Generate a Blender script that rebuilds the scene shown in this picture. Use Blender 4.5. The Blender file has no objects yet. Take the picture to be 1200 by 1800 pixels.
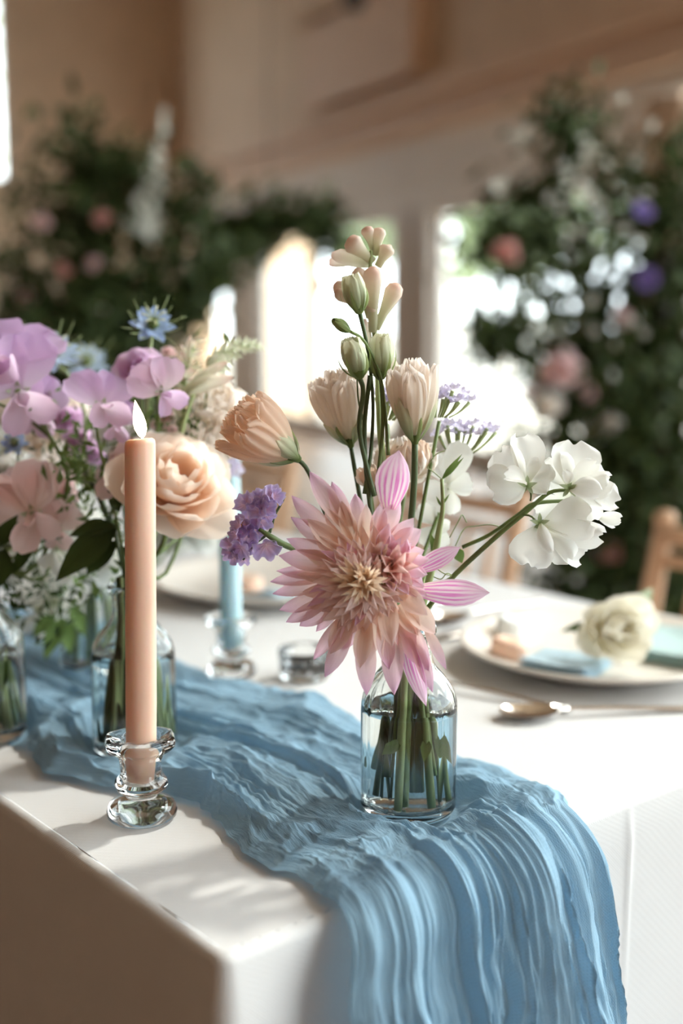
import bpy, math, random
import numpy as np
from mathutils import Vector, Matrix

random.seed(7)
RNG = np.random.default_rng(11)
COL = bpy.context.scene.collection
PI = math.pi

# ------------------------------------------------------------------ camera
FPX, TILT, CAMZ = 2150.0, math.radians(9.0), 1.10
cam_d = bpy.data.cameras.new('camera')
cam = bpy.data.objects.new('camera', cam_d)
COL.objects.link(cam)
cam.location = (0, 0, CAMZ)
cam.rotation_euler = (PI / 2 - TILT, 0, 0)
cam_d.sensor_fit = 'VERTICAL'
cam_d.sensor_height = 36.0
cam_d.sensor_width = 24.0
cam_d.lens = FPX / 1800 * 36.0
cam_d.clip_start = 0.02
cam_d.clip_end = 300
cam_d.dof.use_dof = True
cam_d.dof.focus_distance = 0.87
cam_d.dof.aperture_fstop = 2.4
bpy.context.scene.camera = cam

# ------------------------------------------------------------------ sky, sun, exposure
sc = bpy.context.scene
sc.view_settings.view_transform = 'Standard'
sc.view_settings.look = 'None'
sc.view_settings.gamma = 1.0
sc.view_settings.use_curve_mapping = False
sc.view_settings.exposure = -0.22
sc.cycles.max_bounces = 14
sc.cycles.transmission_bounces = 12
sc.cycles.transparent_max_bounces = 16
sc.cycles.diffuse_bounces = 5
sc.cycles.sample_clamp_indirect = 6.0
world = bpy.data.worlds.new('sky')
sc.world = world
world.use_nodes = True
wb = world.node_tree.nodes['Background']
wb.inputs[0].default_value = (0.88, 0.95, 1.0, 1)
wb.inputs[1].default_value = 9.0
sun_d = bpy.data.lights.new('sun_offscreen', 'SUN')
sun_d.energy = 3.5
sun_d.angle = math.radians(3.0)
sun_d.color = (1.0, 0.95, 0.88)
sun = bpy.data.objects.new('sun_offscreen', sun_d)
COL.objects.link(sun)
SUN_DIR = Vector((0.80, 0.68, 1.10)).normalized()      # towards the sun
sun.location = SUN_DIR * 30
sun.rotation_euler = SUN_DIR.to_track_quat('Z', 'Y').to_euler()

# ------------------------------------------------------------------ pixel helpers
_F = np.array([0, math.cos(TILT), -math.sin(TILT)])
_U = np.array([0, math.sin(TILT), math.cos(TILT)])
_R = np.array([1.0, 0, 0])
CAMP = np.array([0, 0, CAMZ])
def ray(px, py):
    return _F + _R * (px - 600) / FPX + _U * (900 - py) / FPX
def P(px, py, d):                                       # point at depth d (distance along Y)
    r = ray(px, py)
    return CAMP + r * d / r[1]
def PZ(px, py, z):                                      # point on the level z
    r = ray(px, py)
    return CAMP + r * (z - CAMZ) / r[2]
def unit(v):
    v = np.asarray(v, float)
    return v / max(np.linalg.norm(v), 1e-9)

# ------------------------------------------------------------------ noise
def _hash(ix, iy, seed):
    h = (ix * 374761393 + iy * 668265263 + seed * 1442695041) & 0x7fffffff
    h = ((h ^ (h >> 13)) * 1274126177) & 0x7fffffff
    return ((h ^ (h >> 16)) & 0xffff) / 65535.0
def vnoise(x, y, seed=0):
    x = np.asarray(x, float); y = np.asarray(y, float)
    ix = np.floor(x).astype(np.int64); iy = np.floor(y).astype(np.int64)
    fx = x - ix; fy = y - iy
    fx = fx * fx * (3 - 2 * fx); fy = fy * fy * (3 - 2 * fy)
    a = _hash(ix, iy, seed); b = _hash(ix + 1, iy, seed)
    c = _hash(ix, iy + 1, seed); d = _hash(ix + 1, iy + 1, seed)
    return (a * (1 - fx) + b * fx) * (1 - fy) + (c * (1 - fx) + d * fx) * fy

# ------------------------------------------------------------------ materials
def _new(name):
    m = bpy.data.materials.new(name)
    m.use_nodes = True
    nt = m.node_tree
    return m, nt, nt.nodes['Principled BSDF'], nt.nodes['Material Output']
def rgba(c):
    return (c[0], c[1], c[2], 1)
def srgb(r, g, b):
    f = lambda v: v / 12.92 if v <= 0.04045 else ((v + 0.055) / 1.055) ** 2.4
    return tuple(f(v / 255) for v in (r, g, b))
def mat(name, col, rough=0.5, metal=0.0, var=0.0, scale=20.0, bump=0.0, bscale=200.0, col2=None, sss=0.0, stretch=None, spec=0.5):
    m, nt, p, out = _new(name)
    p.inputs['Roughness'].default_value = rough
    p.inputs['Metallic'].default_value = metal
    p.inputs['Specular IOR Level'].default_value = spec
    p.inputs['Base Color'].default_value = rgba(col)
    tc = nt.nodes.new('ShaderNodeTexCoord')
    mp = nt.nodes.new('ShaderNodeMapping')
    nt.links.new(tc.outputs['Object'], mp.inputs[0])
    if stretch: mp.inputs['Scale'].default_value = stretch
    if var > 0 or col2:
        nz = nt.nodes.new('ShaderNodeTexNoise')
        nz.inputs['Scale'].default_value = scale
        nz.inputs['Detail'].default_value = 5
        nt.links.new(mp.outputs[0], nz.inputs['Vector'])
        r = nt.nodes.new('ShaderNodeValToRGB')
        r.color_ramp.elements[0].position = 0.3
        r.color_ramp.elements[1].position = 0.7
        r.color_ramp.elements[0].color = rgba([c * (1 - var) for c in col])
        r.color_ramp.elements[1].color = rgba(col2 or [min(1, c * (1 + var)) for c in col])
        nt.links.new(nz.outputs['Fac'], r.inputs[0])
        nt.links.new(r.outputs[0], p.inputs['Base Color'])
    if bump > 0:
        n2 = nt.nodes.new('ShaderNodeTexNoise')
        n2.inputs['Scale'].default_value = bscale
        nt.links.new(mp.outputs[0], n2.inputs['Vector'])
        b = nt.nodes.new('ShaderNodeBump')
        b.inputs['Strength'].default_value = bump
        b.inputs['Distance'].default_value = 0.002
        nt.links.new(n2.outputs['Fac'], b.inputs['Height'])
        nt.links.new(b.outputs[0], p.inputs['Normal'])
    if sss > 0:
        p.inputs['Subsurface Weight'].default_value = sss
        p.inputs['Subsurface Radius'].default_value = (1.0, 0.45, 0.25)
        p.inputs['Subsurface Scale'].default_value = 0.012
    return m
def soft(c, k=0.28):                                       # pale petals: towards chalky white
    return tuple(v * (1 - k) + .88 * k for v in c) if max(c) > .45 else c
def petal_mat(name, stops, trans=0.4, stripe=None, rough=0.55, freq=34.0, veins=0.12, k=0.28):
    """stops: (position along the petal, colour); stripe: colour of lengthwise veins"""
    m, nt, p, out = _new(name)
    L = nt.links.new
    stops = [(po, soft(c, k)) for po, c in stops]
    uv = nt.nodes.new('ShaderNodeUVMap')
    sep = nt.nodes.new('ShaderNodeSeparateXYZ'); L(uv.outputs[0], sep.inputs[0])
    nz = nt.nodes.new('ShaderNodeTexNoise'); nz.inputs['Scale'].default_value = 60
    tc = nt.nodes.new('ShaderNodeTexCoord'); L(tc.outputs['Object'], nz.inputs['Vector'])
    ad = nt.nodes.new('ShaderNodeMath'); ad.operation = 'MULTIPLY_ADD'
    L(nz.outputs['Fac'], ad.inputs[0]); ad.inputs[1].default_value = 0.3; ad.inputs[2].default_value = -0.15
    a2 = nt.nodes.new('ShaderNodeMath'); a2.operation = 'ADD'
    L(sep.outputs['Y'], a2.inputs[0]); L(ad.outputs[0], a2.inputs[1])
    r = nt.nodes.new('ShaderNodeValToRGB')
    els = r.color_ramp.elements
    els[0].position, els[0].color = stops[0][0], rgba(stops[0][1])
    els[1].position, els[1].color = stops[-1][0], rgba(stops[-1][1])
    for po, c in stops[1:-1]:
        e = els.new(po); e.color = rgba(c)
    L(a2.outputs[0], r.inputs[0])
    col = r.outputs[0]
    # lengthwise veins from a wave across the petal
    mu = nt.nodes.new('ShaderNodeMath'); mu.operation = 'MULTIPLY'; mu.inputs[1].default_value = freq
    L(sep.outputs['X'], mu.inputs[0])
    nv = nt.nodes.new('ShaderNodeTexNoise'); nv.noise_dimensions = '2D'; nv.inputs['Scale'].default_value = 1.0
    mpv = nt.nodes.new('ShaderNodeMapping'); mpv.inputs['Scale'].default_value = (9, 1.2, 1); L(uv.outputs[0], mpv.inputs[0])
    L(mpv.outputs[0], nv.inputs['Vector'])
    s0 = nt.nodes.new('ShaderNodeMath'); s0.operation = 'MULTIPLY_ADD'; L(nv.outputs['Fac'], s0.inputs[0]); s0.inputs[1].default_value = 5.0
    L(mu.outputs[0], s0.inputs[2])
    sn = nt.nodes.new('ShaderNodeMath'); sn.operation = 'SINE'; L(s0.outputs[0], sn.inputs[0])
    h = nt.nodes.new('ShaderNodeMath'); h.operation = 'MULTIPLY_ADD'; h.inputs[1].default_value = 0.5; h.inputs[2].default_value = 0.5
    L(sn.outputs[0], h.inputs[0])
    if stripe:
        pw = nt.nodes.new('ShaderNodeMath'); pw.operation = 'POWER'; pw.inputs[1].default_value = 2.0; L(h.outputs[0], pw.inputs[0])
        edge = nt.nodes.new('ShaderNodeMapRange'); edge.inputs[1].default_value = 0.98; edge.inputs[2].default_value = 0.5
        L(sep.outputs['Y'], edge.inputs[0])
        ml = nt.nodes.new('ShaderNodeMath'); ml.operation = 'MULTIPLY'; L(pw.outputs[0], ml.inputs[0]); L(edge.outputs[0], ml.inputs[1])
        mx = nt.nodes.new('ShaderNodeMix'); mx.data_type = 'RGBA'
        L(ml.outputs[0], mx.inputs[0]); L(col, mx.inputs[6]); mx.inputs[7].default_value = rgba(stripe)
        col = mx.outputs[2]
    bmp = nt.nodes.new('ShaderNodeBump'); bmp.inputs['Strength'].default_value = veins; bmp.inputs['Distance'].default_value = 0.001
    L(h.outputs[0], bmp.inputs['Height'])
    L(bmp.outputs[0], p.inputs['Normal'])
    L(col, p.inputs['Base Color'])
    p.inputs['Roughness'].default_value = rough
    p.inputs['Specular IOR Level'].default_value = 0.25
    tr = nt.nodes.new('ShaderNodeBsdfTranslucent'); L(col, tr.inputs[0])
    ms = nt.nodes.new('ShaderNodeMixShader'); ms.inputs[0].default_value = trans
    L(p.outputs[0], ms.inputs[1]); L(tr.outputs[0], ms.inputs[2]); L(ms.outputs[0], out.inputs[0])
    return m
def glass_mat(name, col=(0.97, 1, 0.985), ior=1.46, rough=0.0):
    m, nt, p, out = _new(name)
    p.inputs['Base Color'].default_value = rgba(col)
    p.inputs['Roughness'].default_value = rough
    p.inputs['IOR'].default_value = ior
    p.inputs['Transmission Weight'].default_value = 1.0
    return m
def pane_mat(name):                                       # thin window glass
    m, nt, p, out = _new(name)
    nt.nodes.remove(p)
    t = nt.nodes.new('ShaderNodeBsdfTransparent'); t.inputs[0].default_value = (0.95, 0.97, 0.96, 1)
    g = nt.nodes.new('ShaderNodeBsdfGlossy'); g.inputs['Roughness'].default_value = 0.01
    mx = nt.nodes.new('ShaderNodeMixShader'); mx.inputs[0].default_value = 0.04
    nt.links.new(t.outputs[0], mx.inputs[1]); nt.links.new(g.outputs[0], mx.inputs[2])
    nt.links.new(mx.outputs[0], out.inputs[0])
    return m
def fabric_mat(name, col, thread=1100.0, trans=0.0, bump=0.3, rough=0.85, twill=True, holes=0.0, var=0.06, crinkle=0.0):
    m, nt, p, out = _new(name)
    L = nt.links.new
    uv = nt.nodes.new('ShaderNodeUVMap'); sep = nt.nodes.new('ShaderNodeSeparateXYZ'); L(uv.outputs[0], sep.inputs[0])
    def sine(a, k, b=None, kb=0):
        m1 = nt.nodes.new('ShaderNodeMath'); m1.operation = 'MULTIPLY'; m1.inputs[1].default_value = k; L(a, m1.inputs[0])
        last = m1.outputs[0]
        if b is not None:
            m2 = nt.nodes.new('ShaderNodeMath'); m2.operation = 'MULTIPLY_ADD'; m2.inputs[1].default_value = kb; L(b, m2.inputs[0]); L(last, m2.inputs[2]); last = m2.outputs[0]
        s = nt.nodes.new('ShaderNodeMath'); s.operation = 'SINE'; L(last, s.inputs[0]); return s.outputs[0]
    s1 = sine(sep.outputs['X'], thread * PI)
    s2 = sine(sep.outputs['Y'], thread * PI)
    mul = nt.nodes.new('ShaderNodeMath'); mul.operation = 'MULTIPLY'; L(s1, mul.inputs[0]); L(s2, mul.inputs[1])
    hgt = mul.outputs[0]
    if twill:
        s3 = sine(sep.outputs['X'], thread * PI * 0.6, sep.outputs['Y'], thread * PI * 0.6)
        ad = nt.nodes.new('ShaderNodeMath'); ad.operation = 'ADD'; L(hgt, ad.inputs[0]); L(s3, ad.inputs[1]); hgt = ad.outputs[0]
    b = nt.nodes.new('ShaderNodeBump'); b.inputs['Strength'].default_value = bump; b.inputs['Distance'].default_value = 0.0004
    L(hgt, b.inputs['Height']); L(b.outputs[0], p.inputs['Normal'])
    if crinkle > 0:                                       # fine lengthwise creases of gauze
        mp = nt.nodes.new('ShaderNodeMapping'); mp.inputs['Scale'].default_value = (330, 34, 1); L(uv.outputs[0], mp.inputs[0])
        cn = nt.nodes.new('ShaderNodeTexNoise'); cn.inputs['Scale'].default_value = 1.0; cn.inputs['Detail'].default_value = 4; cn.inputs['Distortion'].default_value = 0.8
        L(mp.outputs[0], cn.inputs['Vector'])
        b2 = nt.nodes.new('ShaderNodeBump'); b2.inputs['Strength'].default_value = crinkle; b2.inputs['Distance'].default_value = 0.0022
        L(cn.outputs['Fac'], b2.inputs['Height']); L(b.outputs[0], b2.inputs['Normal']); L(b2.outputs[0], p.inputs['Normal'])
    nz = nt.nodes.new('ShaderNodeTexNoise'); nz.inputs['Scale'].default_value = 14; nz.inputs['Detail'].default_value = 6
    L(uv.outputs[0], nz.inputs['Vector'])
    r = nt.nodes.new('ShaderNodeValToRGB'); r.color_ramp.elements[0].position = 0.3; r.color_ramp.elements[1].position = 0.7
    r.color_ramp.elements[0].color = rgba([c * (1 - var) for c in col]); r.color_ramp.elements[1].color = rgba([min(1, c * (1 + var)) for c in col])
    L(nz.outputs['Fac'], r.inputs[0]); L(r.outputs[0], p.inputs['Base Color'])
    p.inputs['Roughness'].default_value = rough
    p.inputs['Specular IOR Level'].default_value = 0.15
    p.inputs['Sheen Weight'].default_value = 0.15
    sh = p.outputs[0]
    if trans > 0:
        tr = nt.nodes.new('ShaderNodeBsdfTranslucent'); L(r.outputs[0], tr.inputs[0])
        ms = nt.nodes.new('ShaderNodeMixShader'); ms.inputs[0].default_value = trans
        L(sh, ms.inputs[1]); L(tr.outputs[0], ms.inputs[2]); sh = ms.outputs[0]
    if holes > 0:
        th = nt.nodes.new('ShaderNodeMapRange'); th.inputs[1].default_value = 0.1; th.inputs[2].default_value = 0.9
        th.inputs[3].default_value = 0.0; th.inputs[4].default_value = holes
        L(mul.outputs[0], th.inputs[0])
        tp = nt.nodes.new('ShaderNodeBsdfTransparent')
        ms = nt.nodes.new('ShaderNodeMixShader'); L(th.outputs[0], ms.inputs[0]); L(sh, ms.inputs[1]); L(tp.outputs[0], ms.inputs[2]); sh = ms.outputs[0]
    L(sh, out.inputs[0])
    return m
def glow_mat(name, col, strength):
    m, nt, p, out = _new(name)
    p.inputs['Base Color'].default_value = (0, 0, 0, 1)
    p.inputs['Emission Color'].default_value = rgba(col)
    p.inputs['Emission Strength'].default_value = strength
    return m

# ------------------------------------------------------------------ mesh helpers
def mesh(name, v, f, m, uv=None, smooth=True):
    me = bpy.data.meshes.new(name)
    me.from_pydata([tuple(map(float, p)) for p in v], [], f)
    if uv is not None:
        lay = me.uv_layers.new(name='UVMap')
        idx = np.empty(len(me.loops), np.int32); me.loops.foreach_get('vertex_index', idx)
        lay.data.foreach_set('uv', np.asarray(uv, np.float32)[idx].ravel())
    if smooth and max(len(q) for q in f) < 300: me.polygons.foreach_set('use_smooth', [True] * len(me.polygons))
    elif smooth: me.polygons.foreach_set('use_smooth', [len(q) < 300 for q in f])
    if m: me.materials.append(m)
    me.update()
    return me
def link(o, parent=None):
    COL.objects.link(o)
    if parent is not None: o.parent = parent
    return o
def thing(name, label, cat, loc, group=None):
    o = link(bpy.data.objects.new(name, None))
    o.empty_display_size = 0.02
    o.location = tuple(loc)
    o['label'] = label; o['category'] = cat
    if group: o['group'] = group
    o['_o'] = [float(c) for c in loc]
    return o
def root_loc(o):
    return np.array(o['_o'])
def part(name, g, m, parent, smooth=True):
    """g = (verts in world space, faces[, uv]); becomes a child of parent"""
    v = np.asarray(g[0], float)
    if parent is not None: v = v - root_loc(parent)
    o = link(bpy.data.objects.new(name, mesh(name, v, g[1], m, g[2] if len(g) > 2 else None, smooth)), parent)
    if parent is not None: o['_o'] = list(parent['_o'])
    return o
def solo(name, g, m, label, cat, group=None, smooth=True):
    v = np.asarray(g[0], float)
    lo, hi = v.min(0), v.max(0)
    c = np.array([(lo[0] + hi[0]) / 2, (lo[1] + hi[1]) / 2, lo[2]])
    o = link(bpy.data.objects.new(name, mesh(name, v - c, g[1], m, g[2] if len(g) > 2 else None, smooth)))
    o.location = tuple(c); o['label'] = label; o['category'] = cat
    if group: o['group'] = group
    return o
def struct(name, g, m, smooth=False, parent=None):
    o = link(bpy.data.objects.new(name, mesh(name, g[0], g[1], m, g[2] if len(g) > 2 else None, smooth)), parent)
    if parent is None: o['kind'] = 'structure'
    return o
def join(*gs):
    V, Fc, UV, n = [], [], [], 0
    has = all(len(g) > 2 for g in gs)
    for g in gs:
        V.append(np.asarray(g[0], float)); Fc += [tuple(i + n for i in f) for f in g[1]]; n += len(g[0])
        if has: UV.append(np.asarray(g[2], float))
    return (np.vstack(V), Fc, np.vstack(UV)) if has else (np.vstack(V), Fc)
def spline(pts, n=24):
    pts = np.asarray(pts, float)
    if len(pts) == 2: 
        t = np.linspace(0, 1, n)[:, None]; return pts[0] * (1 - t) + pts[1] * t
    q = np.vstack([2 * pts[0] - pts[1], pts, 2 * pts[-1] - pts[-2]])
    out = []
    ts = np.linspace(0, len(pts) - 1 - 1e-6, n)
    for t in ts:
        i = int(t); u = t - i
        a, b, c, d = q[i], q[i + 1], q[i + 2], q[i + 3]
        out.append(0.5 * (2 * b + (c - a) * u + (2 * a - 5 * b + 4 * c - d) * u * u + (3 * b - a - 3 * c + d) * u ** 3))
    return np.array(out)
def tube(pts, r, k=8, n=16, cap=True):
    p = spline(pts, n) if n else np.asarray(pts, float)
    n = len(p)
    r = np.interp(np.linspace(0, 1, n), np.linspace(0, 1, len(r)), r) if np.ndim(r) else np.full(n, r)
    tang = np.gradient(p, axis=0); tang /= np.linalg.norm(tang, axis=1)[:, None] + 1e-12
    ref = np.array([0, 0, 1.0]) if abs(tang[0][2]) < 0.9 else np.array([1.0, 0, 0])
    V, Fc, UV = [], [], []
    a = unit(np.cross(tang[0], ref))
    for i in range(n):
        a = unit(a - tang[i] * (a @ tang[i])); b = np.cross(tang[i], a)
        for j in range(k):
            th = 2 * PI * j / k
            V.append(p[i] + r[i] * (a * math.cos(th) + b * math.sin(th))); UV.append((j / k, i / (n - 1)))
    for i in range(n - 1):
        for j in range(k):
            Fc.append((i * k + j, i * k + (j + 1) % k, (i + 1) * k + (j + 1) % k, (i + 1) * k + j))
    if cap: Fc += [tuple(range(k))[::-1], tuple(range((n - 1) * k, n * k))]
    return np.array(V), Fc, np.array(UV)
def lathe(prof, k=48, mod=None, c=(0, 0, 0)):
    """prof: list of (r, z); mod(r, z, angle, i) -> r; poles when r == 0"""
    V, Fc = [], []
    rows = []
    for i, (r, z) in enumerate(prof):
        if r <= 1e-7:
            rows.append([len(V)]); V.append((0, 0, z)); continue
        row = []
        for j in range(k):
            th = 2 * PI * j / k
            rr = mod(r, z, th, i) if mod else r
            row.append(len(V)); V.append((rr * math.cos(th), rr * math.sin(th), z))
        rows.append(row)
    for a, b in zip(rows[:-1], rows[1:]):
        for j in range(k):
            j2 = (j + 1) % k
            if len(a) == 1 and len(b) == 1: continue
            if len(a) == 1: Fc.append((a[0], b[j2], b[j]))
            elif len(b) == 1: Fc.append((a[j], a[j2], b[0]))
            else: Fc.append((a[j], a[j2], b[j2], b[j]))
    return np.array(V) + np.array(c), Fc
def box(lo, hi, M=None):
    x0, y0, z0 = lo; x1, y1, z1 = hi
    v = np.array([(x0, y0, z0), (x1, y0, z0), (x1, y1, z0), (x0, y1, z0), (x0, y0, z1), (x1, y0, z1), (x1, y1, z1), (x0, y1, z1)], float)
    f = [(0, 3, 2, 1), (4, 5, 6, 7), (0, 1, 5, 4), (1, 2, 6, 5), (2, 3, 7, 6), (3, 0, 4, 7)]
    if M is not None: v = v @ M[0].T + M[1]
    return v, f
def bbox_round(c, sx, sy, sz, r=0.004):                    # box with bevelled edges
    import bmesh
    bm = bmesh.new(); bmesh.ops.create_cube(bm, size=1.0)
    bmesh.ops.scale(bm, vec=(sx, sy, sz), verts=bm.verts)
    bmesh.ops.bevel(bm, geom=list(bm.edges), offset=r, segments=2, affect='EDGES', profile=0.5)
    bmesh.ops.translate(bm, vec=tuple(c), verts=bm.verts)
    bm.verts.ensure_lookup_table()
    v = np.array([x.co[:] for x in bm.verts]); f = [tuple(x.index for x in q.verts) for q in bm.faces]
    bm.free(); return v, f

PROF = {
    'dahlia': ([0, .15, .35, .55, .72, .86, .94, 1], [.40, .68, .95, 1, .80, .46, .20, .0]),
    'tongue': ([0, .2, .5, .8, .95, 1], [.45, .75, 1, .85, .5, .12]),
    'fan': ([0, .15, .4, .65, .85, .95, 1], [.12, .4, .85, 1, .92, .72, .4]),
    'rose': ([0, .15, .45, .7, .9, 1], [.35, .7, 1, 1, .75, .42]),
    'leaf': ([0, .1, .35, .6, .85, 1], [.05, .4, 1, .85, .35, .01]),
    'lance': ([0, .1, .4, .7, 1], [.2, .7, 1, .7, .02]),
    'strap': ([0, .1, .5, .9, 1], [.5, .8, 1, .7, .25]),
}
def petal(B, T, N, w, prof='dahlia', cup=0.8, bend=0.0, tip=0.0, ruf=0.0, kruf=9.0, ph=0.0, nu=6, nv=9, notch=0.0, twist=0.0):
    """a curved petal from base B to tip T whose hollow side faces N"""
    B = np.asarray(B, float); T = np.asarray(T, float)
    a = T - B; Ln = np.linalg.norm(a); a = a / Ln
    s = unit(np.cross(a, N)); n = np.cross(s, a)
    px, py = PROF[prof]
    V, UV, Fc = [], [], []
    for i in range(nv):
        t = i / (nv - 1)
        hw = w / 2 * np.interp(t, px, py)
        tw = twist * t
        s2 = s * math.cos(tw) + n * math.sin(tw); n2 = -s * math.sin(tw) + n * math.cos(tw)
        for j in range(nu + 1):
            u = -1 + 2 * j / nu
            if cup > 1e-3:
                th = u * cup; x = hw * math.sin(th) / max(cup, 1e-3); z = hw * (1 - math.cos(th)) / cup
            else: x = hw * u; z = 0
            z += bend * Ln * 4 * t * (1 - t) + tip * Ln * t * t
            z += ruf * w * t ** 1.5 * math.sin(kruf * u + ph + 1.3 * t) * (0.35 + 0.65 * abs(u))
            lx = Ln * t * (1 - notch * t * math.exp(-(u / 0.3) ** 2))
            if ruf and t > 0.85: lx += 0.35 * ruf * Ln * math.sin(kruf * 1.7 * u + ph * 2)
            V.append(B + a * lx + s2 * x + n2 * z); UV.append(((u + 1) / 2, t))
    for i in range(nv - 1):
        for j in range(nu):
            q = i * (nu + 1) + j
            Fc.append((q, q + 1, q + nu + 2, q + nu + 1))
    return np.array(V), Fc, np.array(UV)
def basis(o, z, up=(0, 0, 1), s=1.0):
    z = unit(z); x = np.cross(up, z)
    if np.linalg.norm(x) < 1e-4: x = np.cross((0, 1, 0), z)
    x = unit(x); y = np.cross(z, x)
    M = Matrix.Identity(4)
    for i in range(3):
        M[i][0], M[i][1], M[i][2], M[i][3] = x[i] * s, y[i] * s, z[i] * s, o[i]
    return M
def xf(g, M):
    A = np.array(M)
    return (np.asarray(g[0]) @ A[:3, :3].T + A[:3, 3],) + tuple(g[1:])
class Kit:
    """a flower head around +Z; core is the part, subs are its petals"""
    def __init__(s, core_name, core, core_mat, subs):
        s.core = (core_name, mesh(core_name, core[0], core[1], core_mat, core[2] if len(core) > 2 else None))
        s.subs = [(n, mesh(n, g[0], g[1], m, g[2])) for n, g, m in subs]
    def place(s, parent, M, flat=False, spin=0.0):
        M = Matrix.Translation(Vector(-root_loc(parent))) @ M @ Matrix.Rotation(spin, 4, 'Z')
        c = link(bpy.data.objects.new(s.core[0], s.core[1]), parent); c.matrix_local = M
        c['_o'] = list(parent['_o'])
        for n, me in s.subs:
            o = link(bpy.data.objects.new(n, me), parent if flat else c)
            if flat: o.matrix_local = M
        return c
# ================================================================== the room
WK, W0 = 0.465, 5.15                                     # window wall: x = W0 - WK * y
_n = math.hypot(1, WK)
WD = np.array([-WK / _n, 1 / _n]); WN = np.array([-1 / _n, -WK / _n])
RM = (np.array([[WD[0], WN[0], 0], [WD[1], WN[1], 0], [0, 0, 1.0]]), np.array([W0, 0, 0.0]))
def rbox(a0, a1, b0, b1, z0, z1):                         # box in room axes: a along the wall, b into the room
    v, f = box((a0, b0, z0), (a1, b1, z1), RM)
    return v, [q[::-1] for q in f]
def wa(px):                                               # where the ray of a picture column meets the window wall
    return W0 / (WK + (px - 600) / FPX) * _n

M_WALL = mat('warm_plaster', srgb(224, 203, 182), 0.9, var=0.05, scale=3, bump=0.1, bscale=90)
M_CEIL = mat('cream_ceiling_paint', srgb(214, 196, 176), 0.9, var=0.03, scale=2)
M_TRIM = mat('painted_trim', srgb(238, 233, 226), 0.55, var=0.03, scale=8)
M_BEAM = mat('peach_beam_paint', srgb(228, 200, 176), 0.7, var=0.04, scale=5)
M_FRAME = mat('grey_door_paint', srgb(226, 219, 212), 0.45, var=0.03, scale=6)
M_GASKET = mat('dark_gasket', srgb(70, 58, 52), 0.6, var=0.1, scale=30)
M_PANE = pane_mat('window_pane_glass')
M_DIMWALL = mat('unseen_wall_dimming_brown', srgb(122, 92, 72), 0.6, var=0.15, scale=5, stretch=(6, 6, 1))  # invented dark finish for the unseen walls, keeps the left cloth drape dim
M_FLOOR = mat('oak_floorboard', srgb(104, 80, 60), 0.45, var=0.2, scale=6, stretch=(1, 8, 1))

A_END, A_NEAR, B_FAR, CEIL = wa(322), -5.0, 10.5, 6.7
AG = 4.6 * _n                                             # where the tall glazing starts
fl = struct('floor', rbox(A_NEAR - .2, A_END + .2, -.2, B_FAR + .2, -.12, -0.012), M_FLOOR)
for i in range(26):                                       # boards running across the room
    a = 1.2 + i * 0.22
    part_o = struct('floorboard', rbox(a + .002, a + .218, .05, 6.5, -.012, 0.0), M_FLOOR, parent=fl)
struct('ceiling', rbox(A_NEAR - .2, A_END + .2, -.2, B_FAR + .2, CEIL, CEIL + .15), M_CEIL)
struct('wall_left', rbox(A_NEAR, A_END, B_FAR, B_FAR + .2, 0, CEIL), M_DIMWALL)
struct('wall_back', rbox(A_NEAR - .2, A_NEAR, -.2, B_FAR + .2, 0, CEIL), M_DIMWALL)
# far end wall with a high window at the left
def end_b(px):
    m = (px - 600) / FPX                                  # ray meets a = A_END
    p0 = RM[1][:2] + WD * A_END
    # p0 + WN*b = t*(m,1)
    b = (m * p0[1] - p0[0]) / (WN[0] - m * WN[1])
    return b, (p0 + WN * b)[1]
b1, dd = end_b(34)
zt, zb = 1.1 + (560 - 15) / FPX * dd, 1.1 + (560 - 330) / FPX * dd
struct('wall_far', join(rbox(A_END, A_END + .2, 0, b1, 0, CEIL), rbox(A_END, A_END + .2, b1, b1 + 1.9, 0, zb),
                        rbox(A_END, A_END + .2, b1, b1 + 1.9, zt, CEIL), rbox(A_END, A_END + .2, b1 + 1.9, B_FAR, 0, CEIL)), M_WALL)
w = struct('window_1', join(rbox(A_END + .05, A_END + .12, b1, b1 + .06, zb, zt), rbox(A_END + .05, A_END + .12, b1 + 1.84, b1 + 1.9, zb, zt),
                            rbox(A_END + .05, A_END + .12, b1, b1 + 1.9, zb, zb + .06), rbox(A_END + .05, A_END + .12, b1, b1 + 1.9, zt - .06, zt)), M_FRAME)
struct('pane', rbox(A_END + .08, A_END + .09, b1 + .06, b1 + 1.84, zb + .06, zt - .06), M_PANE, parent=w)

Z1, Z2, Z3 = 2.77, 2.45, 1.94                             # beam top, beam underside, top of door glass
a_p0, a_p1 = wa(1176), wa(1118)                           # pier between the folding doors and the taller window
struct('wall_right', join(rbox(AG, A_END, -.2, 0, Z2, CEIL), rbox(a_p0, a_p1, -.2, 0, 0, Z2), rbox(AG - .35, AG, -.2, 0, 0, CEIL)), M_WALL)
# boxed-out panel high on the wall
struct('trim_3', rbox(wa(748), wa(560), 0, .16, 2.93, 3.62), M_BEAM)
struct('trim_4', rbox(wa(748) - .05, wa(560), .0, .26, 3.66, 3.86), M_WALL)
# long beam and stepped pelmet above the doors
struct('trim_1', join(rbox(AG, A_END, 0, .30, Z1 - .10, Z1), rbox(AG, A_END, 0, .22, Z2, Z1 - .10)), M_BEAM)
struct('trim_2', join(rbox(AG, A_END, 0, .12, Z2 - .12, Z2), rbox(a_p1, A_END, -.06, .06, Z2 - .26, Z2 - .12), rbox(a_p1, A_END, -.1, .0, Z3, Z2 - .26)), M_TRIM)
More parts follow.
